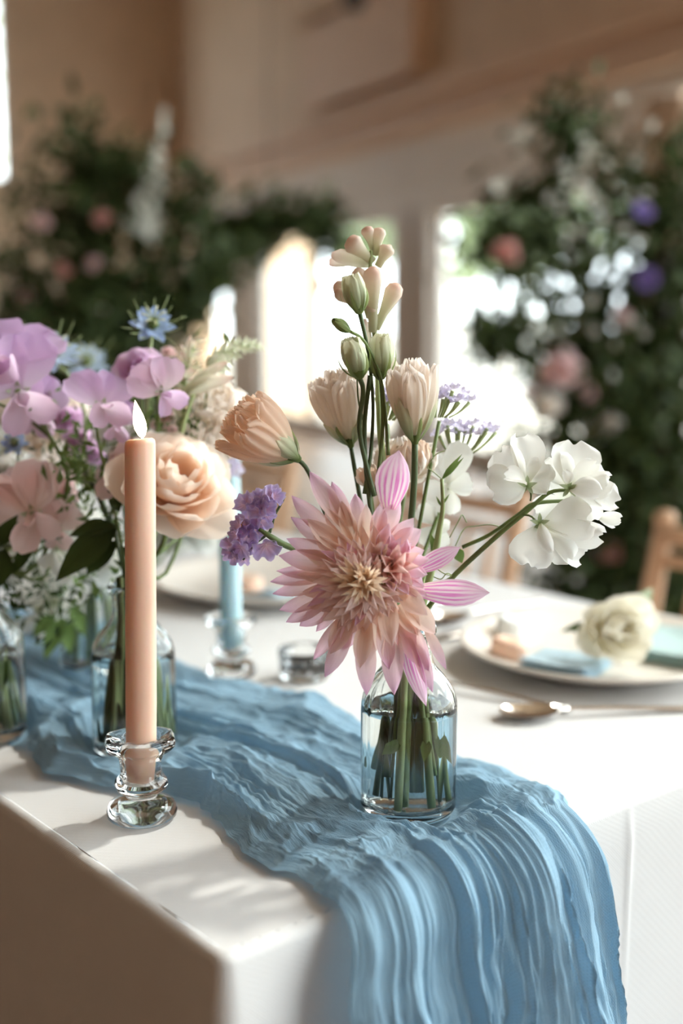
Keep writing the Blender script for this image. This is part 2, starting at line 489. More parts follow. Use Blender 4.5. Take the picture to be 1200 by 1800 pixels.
# folding door leaves: each a frame, gaskets and a pane
def door(n, px0, px1, st=0.075, zt=Z3, name=None, z0=0.0):
    a0, a1 = wa(px1), wa(px0)
    f = struct(name or f'door_{n}', join(rbox(a0, a0 + st, -.09, -.03, z0, zt), rbox(a1 - st, a1, -.09, -.03, z0, zt),
               rbox(a0 + st, a1 - st, -.09, -.03, zt - st, zt), rbox(a0 + st, a1 - st, -.09, -.03, z0, z0 + .16)), M_FRAME)
    struct('gasket', join(rbox(a0 - .012, a0, -.075, -.04, z0, zt), rbox(a1, a1 + .012, -.075, -.04, z0, zt)), M_GASKET, parent=f)
    struct('pane', rbox(a0 + st, a1 - st, -.065, -.055, z0 + .16, zt - st), M_PANE, parent=f)
door(1, 328, 402, .06)
door(2, 460, 545, .06)
door(3, 548, 686, .06)
door(4, 760, 1116, .06)
struct('trim_5', rbox(wa(460) + .02, wa(402) - .02, -.12, .02, 0, Z3), M_FRAME)       # wide grey post
po = struct('trim_6', join(rbox(wa(758), wa(733), -.12, .03, 0, Z3), rbox(wa(722), wa(690), -.12, .03, 0, Z3)), M_FRAME)
struct('gasket', rbox(wa(733), wa(722), -.1, -.02, 0, Z3), M_GASKET, parent=po)
def window(n, a0, a1, z0, z1, st=.08, cols=1):
    f = struct(f'window_{n}', join(rbox(a0, a0 + st, -.12, -.03, z0, z1), rbox(a1 - st, a1, -.12, -.03, z0, z1),
               rbox(a0, a1, -.12, -.03, z1 - st, z1), rbox(a0, a1, -.12, -.03, z0, z0 + st)), M_FRAME)
    for c in range(cols):
        x0 = a0 + st + (a1 - a0 - 2 * st) * c / cols; x1 = a0 + st + (a1 - a0 - 2 * st) * (c + 1) / cols
        struct('pane', rbox(x0, x1, -.08, -.07, z0 + st, z1 - st), M_PANE, parent=f)
window(2, AG + .02, a_p0 - .02, 0.0, Z2 - .14)
window(3, A_NEAR, AG - .35, 0.0, CEIL - .02, st=.1, cols=1)                 # tall glazing beside the table, out of frame

# dark spotlight fixed under the top of the panel
sp = P(622, -8, 8.6)
t = thing('spotlight', 'small dark spotlight fixed high above the boxed-out wall panel', 'spotlight', sp)
M_DARK = mat('dark_metal', srgb(52, 40, 34), 0.5, var=0.1)
part('lamp_body', lathe([(0, -.09), (.06, -.09), (.075, -.05), (.075, .07), (.05, .1), (0, .1)], 20, c=sp), M_DARK, t)
wallpt = np.array([W0 - WK * sp[1], sp[1], sp[2]])
part('bracket', tube([sp + (0, 0, .05), sp + (.05, 0, .14), wallpt + (0, 0, .14)], .018, 8, 8), M_DARK, t)

# ================================================================== outside
M_PAVE = mat('pale_paving', srgb(200, 192, 178), 0.8, var=0.08, scale=2)
M_LAWN = mat('lawn', srgb(120, 140, 80), 0.9, var=0.25, scale=8)
gp = struct('ground_outside', box((-70, -40, -.3), (60, 90, -.13)), M_PAVE)
M_RENDER = mat('white_canvas', srgb(232, 234, 232), 0.7, var=0.03, scale=3)
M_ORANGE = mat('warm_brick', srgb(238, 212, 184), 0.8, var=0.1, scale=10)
M_ROOFG = mat('grey_roof', srgb(150, 150, 150), 0.7, var=0.1)
# white marquee seen through the right-hand door
m0, m1 = P(700, 560, 19.0), P(990, 560, 19.0)
t = thing('marquee', 'white canvas marquee outside the glazed folding doors', 'marquee', (float((m0[0] + m1[0]) / 2), 20.5, -.13))
part('canvas_wall', box((m0[0], 19, -.13), (m1[0], 22, 1.1)), M_RENDER, t, False)
part('roof', (np.array([(m0[0] - .2, 18.8, 1.1), (m1[0] + .2, 18.8, 1.1), (m1[0] + .2, 22.2, 1.1), (m0[0] - .2, 22.2, 1.1), (m0[0] + .6, 20.5, 1.62), (m1[0] - .4, 20.5, 1.62)]),
              [(0, 1, 5, 4), (2, 3, 4, 5), (1, 2, 5), (3, 0, 4), (3, 2, 1, 0)]), M_RENDER, t, False)
for x in np.linspace(m0[0], m1[0], 4): part('pole', box((x - .04, 18.93, -.13), (x + .04, 18.99, 1.1)), M_TRIM, t, False)
# brick piers glowing in the sun beyond the narrow doors
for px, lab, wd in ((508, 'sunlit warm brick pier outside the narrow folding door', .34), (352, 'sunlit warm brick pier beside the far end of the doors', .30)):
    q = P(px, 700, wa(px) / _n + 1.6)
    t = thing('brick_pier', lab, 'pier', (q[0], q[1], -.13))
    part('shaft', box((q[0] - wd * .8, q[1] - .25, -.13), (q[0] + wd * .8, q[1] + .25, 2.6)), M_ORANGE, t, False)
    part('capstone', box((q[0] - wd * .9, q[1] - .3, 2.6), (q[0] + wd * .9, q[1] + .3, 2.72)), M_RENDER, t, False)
# trees
M_TREE = petal_mat('tree_leaf', [(0, srgb(120, 140, 90)), (1, srgb(168, 182, 132))], 0.5)
M_BARK = mat('bark', srgb(84, 66, 50), 0.9, var=0.25, scale=12, bump=0.4, bscale=30)
def leaf_cloud(c, rad, n, size, rng, shell=0.4):
    d = rng.normal(size=(n, 3)); d /= np.linalg.norm(d, axis=1)[:, None]
    r = (shell + (1 - shell) * rng.random(n)) ** (1 / 2)
    return np.asarray(c) + d * r[:, None] * np.asarray(rad)
def leaf_mass(pts, size, rng, aspect=0.5, droop=0.0):
    """many leaves in one mesh: each a folded four-triangle blade"""
    n = len(pts)
    a = rng.normal(size=(n, 3)); a[:, 2] -= droop; a /= np.linalg.norm(a, axis=1)[:, None]
    b = rng.normal(size=(n, 3)); b -= a * (a * b).sum(1)[:, None]; b /= np.linalg.norm(b, axis=1)[:, None]
    nn = np.cross(a, b)
    s = (size * (0.6 + 0.8 * rng.random(n)))[:, None]
    v = np.stack([pts, pts + a * s * .45 + b * s * aspect * .5 + nn * s * .08, pts + a * s - nn * s * .1, pts + a * s * .45 - b * s * aspect * .5 + nn * s * .08, pts + a * s * .5], 1).reshape(-1, 3)
    f = []
    for i in range(n):
        k = i * 5; f += [(k, k + 1, k + 4), (k + 1, k + 2, k + 4), (k + 2, k + 3, k + 4), (k + 3, k, k + 4)]
    uv = np.tile(np.array([(.5, 0), (1, .45), (.5, 1), (0, .45), (.5, .5)]), (n, 1))
    return v, f, uv
for px, dep, hh, rr, lab in ((800, 31, 3.2, 1.6, 'round leafy tree rising behind the white marquee'), (905, 24.5, 3.0, 1.2, 'bushy tree at the right end of the white marquee'),
                             (640, 34.5, 3.4, 1.0, 'slim leafy tree beyond the gap left of the marquee'), (1010, 28, 3.6, 1.4, 'broad tree seen behind the tall flower column'),
                             (20, 34, 6.5, 3.6, 'tall tree filling the high end window')):
    q = P(px, 600, dep)
    t = thing('tree', lab, 'tree', (q[0], q[1], -.13))
    part('trunk', tube([(q[0], q[1], -.13), (q[0] + .1, q[1], hh * .5), (q[0], q[1], hh)], [.16, .1, .05], 8, 10), M_BARK, t)
    cr = part('crown', leaf_mass(leaf_cloud((q[0], q[1], hh), (rr, rr, rr * .95), 900, .3, RNG), .34, RNG), M_TREE, t)
    cr['kind'] = 'stuff'
# ================================================================== table, cloth, runner
TZ = 0.75
TC = PZ(388, 1690, TZ)[:2]
_a = unit(PZ(1200, 1367, TZ)[:2] - TC); _b = unit(PZ(0, 1408, TZ)[:2] - TC)
ang = (math.atan2(_a[1], _a[0]) + math.atan2(_b[1], _b[0]) - PI / 2) / 2
TU = np.array([math.cos(ang), math.sin(ang)]); TV = np.array([-TU[1], TU[0]])
TW, TL = 0.84, 2.3
def tp(u, v, z=TZ):
    q = TC + TU * u + TV * v
    return np.array([q[0], q[1], z])
def tuv(p):
    d = np.asarray(p)[:2] - TC
    return d @ TU, d @ TV
TM = (np.array([[TU[0], TV[0], 0], [TU[1], TV[1], 0], [0, 0, 1.0]]), np.array([TC[0], TC[1], 0]))

M_WOOD = mat('limed_wood', srgb(196, 156, 122), 0.5, var=0.16, scale=14, stretch=(1, 1, .15))
t = thing('banquet_table', 'long banquet table hidden under the white tablecloth', 'table', tp(TW / 2, TL / 2, 0))
part('tabletop', box((.012, .012, .715), (TW - .012, TL - .012, .7465), TM), M_WOOD, t, False)
for u, v in ((.08, .1), (TW - .08, .1), (.08, TL - .1), (TW - .08, TL - .1)):
    q = tp(u, v, 0); part('leg', lathe([(0, 0), (.02, 0), (.02, .02), (.018, .1), (.024, .7), (.024, .715), (0, .715)], 14, c=q), M_WOOD, t)

M_CLOTH = fabric_mat('white_damask', (0.64, 0.63, 0.625), thread=1500, bump=0.15, var=0.015)
def tablecloth():
    rc = 0.010
    per = []                                              # (u, v, nu, nv, s)
    def side(p0, p1, n, nrm):
        for i in range(n):
            k = i / n; per.append((p0[0] * (1 - k) + p1[0] * k, p0[1] * (1 - k) + p1[1] * k, nrm[0], nrm[1]))
    def corner(cu, cv, a0):
        for i in range(8):
            th = a0 + PI / 2 * i / 8; per.append((cu + rc * math.cos(th), cv + rc * math.sin(th), math.cos(th), math.sin(th)))
    side((rc, 0), (TW - rc, 0), 260, (0, -1)); corner(TW - rc, rc, -PI / 2)
    side((TW, rc), (TW, TL - rc), 120, (1, 0)); corner(TW - rc, TL - rc, 0)
    side((TW - rc, TL), (rc, TL), 60, (0, 1)); corner(rc, TL - rc, PI / 2)
    side((0, TL - rc), (0, rc), 150, (-1, 0)); corner(rc, rc, PI)
    per = np.array(per)
    pos, nrm = per[:, :2], per[:, 2:]
    s = np.concatenate([[0], np.cumsum(np.linalg.norm(np.diff(pos, axis=0), axis=1))])
    n = len(pos)
    # closeness to a corner makes a hanging fold
    cor = np.array([(0, 0), (TW, 0), (TW, TL), (0, TL)])
    dc = np.min(np.linalg.norm(pos[:, None] - cor[None], axis=2), axis=1)
    V, UV, Fc = [], [], []
    e = .007
    rings = [(-.0085, TZ, 0)]
    for i in range(5):
        th = PI / 2 * i / 4; rings.append((-e + e * math.sin(th), TZ - e + e * math.cos(th), 0))
    for z in np.linspace(TZ - .03, .08, 26): rings.append((0, z, TZ - z))
    for off, z, dr in rings:
        o = np.full(n, off, float)
        if dr > 0:
            o += .012 * dr + dr * (.02 * np.sin(s * 9.0 + 1.0 + dr) * np.clip(dc / .15, 0, 1) + .012 * np.sin(s * 23 + 2))
            o += np.exp(-(dc / .05) ** 2) * dr * .10 - np.exp(-((dc - .085) / .035) ** 2) * dr * .055
            o += .0035 * np.where(nrm[:, 1] < -.99, np.exp(-np.abs(pos[:, 0] - tuv(PZ(1100, 1404, TZ))[0]) / .006), 0)   # ironed crease
            o = np.maximum(o, .001)
        q = pos + nrm * o[:, None]
        for i in range(n):
            V.append((q[i][0], q[i][1], z))
            UV.append((s[i], -dr) if dr > 0 else (q[i][0], q[i][1]))
    V = np.array(V)
    for r in range(len(rings) - 1):
        for i in range(n):
            j = (i + 1) % n
            Fc.append((r * n + i, r * n + j, (r + 1) * n + j, (r + 1) * n + i)[::-1])
    Fc.append(tuple(range(n)))
    Fc = [q[::-1] for q in Fc[:-1]] + Fc[-1:]
    V = V @ TM[0].T + TM[1]
    return V, Fc, np.array(UV)
solo('tablecloth', tablecloth(), M_CLOTH, 'white woven tablecloth falling to the floor over the long table', 'tablecloth')

# blue gauze runner: borders traced on the table top, then hanging over the short end
M_RUN = fabric_mat('blue_gauze', srgb(154, 189, 211), thread=900, trans=0.36, crinkle=0.75, bump=0.4, twill=False, holes=0.10, var=0.10)
Lp = [(-520, 1088), (-330, 1150), (-130, 1225), (-10, 1290), (44, 1322), (70, 1362), (180, 1394), (300, 1412), (372, 1446), (415, 1500), (470, 1535), (545, 1566), (598, 1606)]
Rp = [(-150, 1040), (0, 1078), (130, 1112), (230, 1142), (335, 1178), (430, 1205), (520, 1232), (600, 1266), (700, 1298), (800, 1330), (890, 1368), (965, 1408), (1012, 1447)]
NS, NT, ND = 340, 260, 150
Lc = spline([PZ(x, y, TZ) for x, y in Lp], NS); Rc = spline([PZ(x, y, TZ) for x, y in Rp], NS)
lenc = np.linalg.norm(np.diff((Lc + Rc) / 2, axis=0), axis=1).sum()
def runner():
    S = np.concatenate([np.linspace(0, lenc, NS), lenc + np.linspace(0, .52, ND + 1)[1:]])
    T = np.linspace(0, 1, NT)
    SS, TT = np.meshgrid(S, T, indexing='ij')
    # wrinkle field: ridges long in s, short across; longer still where the gauze hangs
    LS = np.where(SS < lenc, SS, lenc + (SS - lenc) * .62)
    hang_k = np.clip((SS - lenc + .03) / .08, 0, 1)
    wv = .15 * (vnoise(LS * 5, TT * 2.6, 3) - .5) + .045 * (vnoise(LS * 15, TT * 6, 4) - .5) * (1 - .3 * hang_k) + .012 * (vnoise(LS * 48, TT * 18, 5) - .5)
    t2 = TT + wv + .16 * (vnoise(TT * 5, TT * 0, 41) - .5) + .07 * (vnoise(TT * 13, LS * 2, 42) - .5)
    def ridge(f, g, seed, p=1.0):
        return (1 - np.abs(2 * vnoise(t2 * f, LS * g, seed) - 1)) ** p
    big = .6 + .8 * vnoise(LS * 4, TT * 3.0, 19)
    h = .0125 * ridge(4.2, 2.6, 21, 1.5) + .0085 * ridge(9, 4.2, 22, 2.6) * big + ((.0052 + .003 * hang_k) * ridge(19, 10, 23, 3.0) + (.0024 + .0016 * hang_k) * ridge(40, 17, 24, 1.8)) * (1.5 - .7 * big) + .0010 * ridge(85, 24, 25) + .0009 * ridge(150, 16, 26) * hang_k
    h += (.0022 * (vnoise(SS * 60, TT * 22, 8) - .5) + .0010 * (vnoise(SS * 150, TT * 60, 10) - .5)) * (1 - .2 * hang_k)
    sw = .75 + .5 * vnoise(LS * 5, TT * 2.0, 9)
    h = h * sw
    edge = np.clip(np.minimum(TT, 1 - TT) / .05, 0, 1)
    h = .0016 + h * (.3 + .7 * edge)
    V = np.zeros(SS.shape + (3,))
    for i, s in enumerate(S):
        if i < NS:
            a, b = Lc[i], Rc[i]
        else:
            a, b = Lc[-1], Rc[-1]
        ta = (TT[i])[:, None]
        # uneven gathering across
        base = a * (1 - ta) + b * ta
        V[i] = base
    out = np.array([-TV[0], -TV[1], 0])
    side = unit(Rc[-1] - Lc[-1]); side[2] = 0
    # ragged outer borders
    wob = .010 * (vnoise(S * 22, S * 0, 31) - .5) + .006 * (vnoise(S * 60, S * 0, 32) - .5)
    wob2 = .010 * (vnoise(S * 20, S * 0, 33) - .5) + .005 * (vnoise(S * 55, S * 0, 34) - .5)
    cross = np.zeros((len(S), 3)); cross[:NS] = Rc - Lc; cross[NS:] = Rc[-1] - Lc[-1]
    cross /= np.linalg.norm(cross, axis=1)[:, None]
    V += cross[:, None, :] * (wob[:, None] * (1 - TT) ** 2 + wob2[:, None] * TT ** 2)[:, :, None]
    # bottles press the gauze flat
    flat = np.ones(SS.shape)
    for c, r in PRESS:
        d = np.linalg.norm(V[:, :, :2] - np.asarray(c)[:2], axis=2)
        flat = np.minimum(flat, np.clip((d - r) / .018, 0, 1) ** 0.7)
    h = np.where(flat < 1, .0012 + (h - .0012) * flat, h)
    over = np.maximum(S - lenc, 0)
    rr = .026                                             # soft bend over the table edge
    e0 = -.2 * rr
    vend = (V[NS - 1][:, :2] - TC) @ TV
    for i in range(len(S)):
        q = V[i]
        d = (q[:, :2] - TC) @ TV
        if i < NS:
            k = np.clip((i - (NS - 50)) / 49, 0, 1)
            q[:, :2] -= TV[None, :] * (vend * k * k)[:, None]
            d = d - vend * k * k
            e = -d
        else:
            q[:, :2] -= TV[None, :] * d[:, None]
            e = np.full(len(d), over[i])
        base = q[:, :2] + TV[None, :] * 0
        lift = .15 * rr * np.clip((e + .07) / .06, 0, 1) ** 2
        th = np.clip((e - e0) / rr, 0, PI / 2)
        vert = np.maximum(e - e0 - rr * PI / 2, 0)
        vpos = np.where(e < e0, -e, .2 * rr - rr * np.sin(th))
        zz = np.where(e < e0, 0, -rr * (1 - np.cos(th))) - vert + lift
        onedge = base - TV[None, :] * ((base - TC) @ TV)[:, None]
        outw = vpos - .04 * vert - .012 * np.clip(vert / .1, 0, 1)
        amp = 1 + 1.1 * np.clip((e + .02) / .14, 0, 1)
        flare = (TT[i] - .45) * np.maximum(e, 0) * .03 - .016 * (1 - .6 * TT[i]) * np.clip((e + .04) / .10, 0, 1)
        n_out, n_up = np.sin(th), np.cos(th)
        hh = h[i] * amp
        q[:, :2] = onedge + TV[None, :] * (outw - n_out * hh)[:, None] + side[None, :2] * flare[:, None]
        q[:, 2] = TZ + zz + n_up * hh
        V[i] = q
    n0, n1 = SS.shape
    Fc = [(i * n1 + j, (i + 1) * n1 + j, (i + 1) * n1 + j + 1, i * n1 + j + 1)[::-1] for i in range(n0 - 1) for j in range(n1 - 1)]
    UV = np.stack([TT * .42, SS], -1).reshape(-1, 2)
    return V.reshape(-1, 3), Fc, UV

# spots of the bottles and holders on the table
BOT_A = PZ(717, 1430, TZ); BOT_B = PZ(238, 1320, TZ); BOT_C = PZ(-24, 1297, TZ); BOT_D = PZ(166, 1176, TZ)
HOLD_A = PZ(250, 1438, TZ); HOLD_B = PZ(407, 1187, TZ)
PRESS = [(BOT_A, .036), (BOT_B, .036), (BOT_C, .036), (BOT_D, .036), (HOLD_A, .027), (HOLD_B, .027)]
solo('table_runner', runner(), M_RUN, 'crinkled dusty blue gauze runner lying along the table and hanging over its end', 'table runner')

# ------------------------------------------------------------------ bottles
M_GLASS = glass_mat('clear_glass', (0.965, 0.99, 0.975), 1.46)
M_WATER = glass_mat('water', (0.99, 1, 0.995), 1.33)
def bottle(c, label, scale=1.0, water=.082, panels=10, ph=0.2, rb=.034):
    z0 = TZ + .0030
    t = thing('glass_bottle', label, 'bottle', (c[0], c[1], z0), 'clear glass bud bottles')
    k = scale
    outer = [(0, .0022), (rb * .70, .0012), (rb * .86, 0), (rb * .95, .0016), (rb, .006), (rb, .03), (rb, .076), (rb * .985, .082), (rb * .93, .089), (rb * .80, .0965),
             (rb * .66, .102), (.0188, .1062), (.0166, .111), (.0158, .118), (.0158, .128), (.0180, .1295), (.0190, .132), (.0188, .1355), (.0175, .137), (.0150, .137)]
    inner = [(.0134, .1355), (.0132, .118), (.0140, .111), (.0165, .1050), (rb * .60, .0995), (rb * .75, .094), (rb * .87, .087), (rb * .915, .081), (rb * .925, .074),
             (rb * .925, .03), (rb * .915, .013), (rb * .85, .0085), (rb * .5, .0075), (0, .0085)]
    no = len(outer)
    def mod(r, z, th, i):
        if i >= no and z < .09 and r > .02:               # flat panels inside, bending the light
            s = abs(math.sin(panels / 2 * (th + ph)))
            return r * (1 - .035 * (1 - s) ** 3)
        return r
    g = lathe([(r * k, z * k) for r, z in outer + inner], 96, lambda r, z, th, i: mod(r, z, th, i), (c[0], c[1], z0))
    part('bottle_glass', g, M_GLASS, t)
    zz = [(0, .0072), (rb * .5, .0066), (rb * .86, .0078), (rb * .935, .0125), (rb * .938, .03), (rb * .938, min(.074, water)), (rb * .93, water), (rb * .9, water - .0006), (0, water - .0006)]
    part('water', lathe([(r * k, z * k) for r, z in zz], 64, None, (c[0], c[1], z0)), M_WATER, t)
    return t
bottle(BOT_A, 'clear glass bottle of water holding the big pink dahlia, standing on the blue runner', water=.0785)
bottle(BOT_B, 'clear glass bottle packed with green stems, right behind the lit peach candle', water=.083, ph=.5)
bottle(BOT_C, 'clear glass bottle with few stems at the table edge beside the runner', water=.07, ph=.1)
bottle(BOT_D, 'clear glass bottle standing farther along the runner behind the other posies', water=.08, ph=.8)

# ------------------------------------------------------------------ candles and holders
M_CRYST = glass_mat('pressed_glass', (0.99, 1, 0.995), 1.5)
def holder(c, label, z0=TZ + .0014, ph=.3):
    t = thing('candle_holder', label, 'candle holder', (c[0], c[1], z0), 'pressed glass candle holders')
    pr = [(0, .002), (.017, .0015), (.0225, 0), (.0245, .002), (.0248, .006), (.0225, .0105), (.0165, .0135), (.0115, .0150), (.0105, .0165), (.0125, .0185), (.0175, .0215), (.0188, .0245),
          (.0178, .0280), (.0150, .0305), (.0142, .036), (.0150, .043), (.0172, .0475), (.0225, .0510), (.0248, .0535), (.0252, .0565), (.0240, .0590), (.0205, .0600), (.0150, .0592), (.0128, .0575), (.0122, .050), (.0118, .030), (.0112, .0235), (0, .0228)]
    def mod(r, z, th, i):
        if i < 24 and z > .046: return r * (1 + .035 * math.cos(6 * (th + ph)))
        if .029 < z < .046 and i < 22: return r * (1 + .03 * math.cos(8 * (th + ph)))
        if z > .0185 and z < .029 and i < 14: return r * (1 + .02 * math.cos(8 * th))
        return r
    part('glass_body', lathe(pr, 96, mod, (c[0], c[1], z0)), M_CRYST, t)
    return t
def candle(c, label, m, wickm, hgt=.25, lit=False, z0=TZ + .0014 + .0232, r0=.0108, lean=(0, 0)):
    t = thing('taper_candle', label, 'candle', (c[0], c[1], z0), 'taper candles')
    pr = [(0, 0), (r0 * .93, 0), (r0 * .97, .02), (r0, .06), (r0 * .98, hgt * .6), (r0 * .96, hgt - .004), (r0 * .9, hgt - .001), (r0 * .75, hgt), (r0 * .3, hgt - .0025), (0, hgt - .003)]
    v, f = lathe(pr, 48, None, (0, 0, 0))
    v[:, 2] += np.where(v[:, 2] > hgt - .006, .0012 * np.sin(np.arctan2(v[:, 1], v[:, 0]) + 2.4), 0)
    v[:, 0] += lean[0] * v[:, 2]; v[:, 1] += lean[1] * v[:, 2]
    part('wax', (v + (c[0], c[1], z0), f), m, t)
    top = np.array([c[0] + lean[0] * hgt, c[1] + lean[1] * hgt, z0 + hgt])
    part('wick', tube([top - (0, 0, .004), top + (.0006, 0, .003), top + (.0012, 0, .0072)], [.0007, .0007, .0005], 6, 8), wickm, t)
    if lit:
        fp = [(0, .001), (.0026, .004), (.0042, .008), (.0044, .012), (.0036, .017), (.0022, .0215), (.0008, .0255), (0, .0275)]
        fv, ff = lathe(fp, 20)
        fv[:, 0] -= .0055 * (fv[:, 2] / .033) ** 1.2 - .0016
        part('flame', (fv + top - (0, 0, .0012), ff), glow_mat('candle_flame', (1.0, .80, .50), 12), t)
    return t
M_PEACH = mat('peach_wax', srgb(246, 208, 184), 0.42, var=0.03, scale=30, sss=0.35)
M_BLUEW = mat('blue_wax', srgb(180, 210, 218), 0.42, var=0.03, scale=30, sss=0.35)
M_WICK = mat('burnt_wick', (.02, .015, .012), 0.9)
holder(HOLD_A, 'pressed glass holder under the lit peach candle at the table edge')
candle(HOLD_A, 'lit peach taper candle in a glass holder at the table edge', M_PEACH, M_WICK, .2450, True, lean=(.022, 0))
holder(HOLD_B, 'pressed glass holder under the blue candle beside the runner', ph=.9)
candle(HOLD_B, 'pale blue taper candle standing behind the peach rose', M_BLUEW, M_WICK, .25)
# low tealight cup on the cloth behind the dahlia
q = PZ(535, 1192, TZ) + (0, 0, .0008)
t = thing('tealight_cup', 'low clear glass tealight cup on the white cloth behind the dahlia', 'tealight', q)
part('glass_cup', lathe([(0, 0), (.022, 0), (.0245, .003), (.026, .028), (.025, .029), (.0238, .028), (.0225, .006), (0, .005)], 40, lambda r, z, th, i: r * (1 + .03 * math.cos(10 * th)) if .002 < z < .027 and i < 4 else r, q), M_CRYST, t)
part('wax', lathe([(0, .0055), (.019, .0055), (.019, .016), (0, .0155)], 24, None, q), M_RENDER, t)
# ================================================================== flowers: materials
D0 = float(BOT_A[1])
cam_d.dof.focus_distance = D0 * math.cos(TILT) + .30 * math.sin(TILT) - .035
PXM = D0 / FPX                                            # metres per picture pixel at the dahlia bottle
S = srgb
M_STEM = mat('green_stem', S(104, 122, 66), 0.5, var=0.18, scale=60)
M_STEMD = mat('dark_green_stem', S(72, 90, 50), 0.5, var=0.2, scale=60)
M_STEMP = mat('pale_green_stem', S(150, 164, 110), 0.5, var=0.12, scale=60)
M_LEAF = petal_mat('fresh_leaf', [(0, S(92, 116, 58)), (1, S(122, 146, 84))], 0.3)
M_LEAFD = petal_mat('dark_leaf', [(0, S(44, 58, 26)), (1, S(66, 84, 40))], 0.2)
M_SEPAL = petal_mat('lisianthus_sepal', [(0, S(112, 130, 74)), (1, S(160, 172, 112))], 0.3)
M_GBUD = petal_mat('green_bud', [(0, S(128, 146, 86)), (.6, S(186, 194, 140)), (1, S(226, 222, 180))], 0.35)
M_CREAM = petal_mat('cream_petal', [(0, S(230, 222, 186)), (.4, S(250, 238, 222)), (1, S(254, 244, 236))], 0.6)
M_PEACHP = petal_mat('peach_petal', [(0, S(244, 228, 200)), (.5, S(254, 230, 204)), (1, S(254, 224, 198))], 0.6)
M_WHITE = petal_mat('white_petal', [(0, S(226, 228, 200)), (.25, S(240, 239, 230)), (1, S(244, 243, 238))], 0.42, veins=.06)
M_LILAC = petal_mat('lilac_petal', [(0, S(236, 214, 232)), (.5, S(222, 178, 224)), (1, S(206, 160, 216))], 0.6)
M_LILAC2 = petal_mat('pink_lilac_petal', [(0, S(240, 222, 230)), (.5, S(232, 194, 222)), (1, S(224, 176, 218))], 0.6)
M_PINK = petal_mat('soft_pink_petal', [(0, S(244, 220, 212)), (.6, S(240, 198, 196)), (1, S(240, 206, 204))], 0.4)
M_MAG = petal_mat('magenta_petal', [(0, S(200, 130, 170)), (1, S(214, 150, 190))], 0.4)
M_BLUE = petal_mat('blue_petal', [(0, S(196, 214, 236)), (.4, S(140, 176, 226)), (1, S(108, 150, 214))], 0.4)
M_PBLUE = petal_mat('pale_blue_petal', [(0, S(226, 232, 240)), (.5, S(176, 202, 236)), (1, S(164, 196, 234))], 0.4)
M_ROSEP = petal_mat('blush_rose_petal', [(0, S(250, 204, 160)), (.45, S(254, 224, 196)), (1, S(254, 238, 222))], 0.55, veins=.05)
M_ROSEW = petal_mat('ivory_rose_petal', [(0, S(238, 220, 160)), (.4, S(246, 238, 212)), (1, S(248, 244, 230))], 0.35, veins=.05)
M_PURP = petal_mat('purple_statice', [(0, S(222, 158, 178)), (.4, S(206, 152, 200)), (.8, S(176, 142, 218)), (1, S(214, 194, 238))], 0.35, freq=60, veins=.5)
M_PALEST = petal_mat('pale_statice', [(0, S(228, 222, 236)), (1, S(214, 202, 238))], 0.4, freq=60, veins=.4)
M_STAMEN = mat('orange_stamen', S(232, 168, 90), 0.6)
M_DARKC = mat('dark_centre', S(40, 30, 50), 0.7)
# dahlia: the colour of each kind of petal
MD = {
    'o': petal_mat('dahlia_outer', [(0, S(236, 182, 150)), (.35, S(242, 200, 192)), (.75, S(240, 186, 208)), (1, S(226, 156, 206))], .45, freq=40, k=.3),
    'm': petal_mat('dahlia_middle', [(0, S(236, 176, 130)), (.45, S(246, 206, 178)), (1, S(246, 208, 204))], .45, freq=40, k=.36),
    'i': petal_mat('dahlia_inner', [(0, S(222, 168, 104)), (.4, S(242, 204, 152)), (1, S(246, 218, 184))], .45, freq=40, k=.3),
    'p': petal_mat('dahlia_pink', [(0, S(240, 160, 150)), (.4, S(246, 196, 196)), (.8, S(248, 204, 226)), (1, S(246, 214, 232))], .48, freq=30),
    's': petal_mat('dahlia_striped', [(0, S(248, 206, 190)), (.3, S(250, 220, 232)), (1, S(246, 196, 226))], .58, stripe=S(228, 128, 200), freq=40),
    'r': petal_mat('dahlia_rolled', [(0, S(242, 140, 90)), (.35, S(246, 176, 150)), (1, S(248, 204, 198))], .45, freq=30),
}
TOCAM = -unit(ray(650, 1000))
def rot_about(v, ax, th):
    ax = unit(ax); v = np.asarray(v, float)
    return v * math.cos(th) + np.cross(ax, v) * math.sin(th) + ax * (ax @ v) * (1 - math.cos(th))
def epetal(parent, b, t, w, m, roll=0.0, name='petal', lean=None, dd=None, **kw):
    """petal laid out by the picture position and depth offset (m, + is away) of its base and tip"""
    dd = D0 if dd is None else dd
    B = P(b[0], b[1], dd + b[2]); T = P(t[0], t[1], dd + t[2])
    N = TOCAM if lean is None else unit(TOCAM + np.asarray(lean))
    N = rot_about(N, T - B, roll)
    return part(name, petal(B, T, N, w * dd / FPX, **kw), m, parent)
def estem(parent, pts, r, m=M_STEM, name='stem', dd=None, k=8, n=20):
    dd = D0 if dd is None else dd
    return part(name, tube([P(x, y, dd + d) for x, y, d in pts], r, k, n), m, parent)
def ething(name, label, cat, px, py, d, group=None, dd=None):
    return thing(name, label, cat, P(px, py, (D0 if dd is None else dd) + d), group)

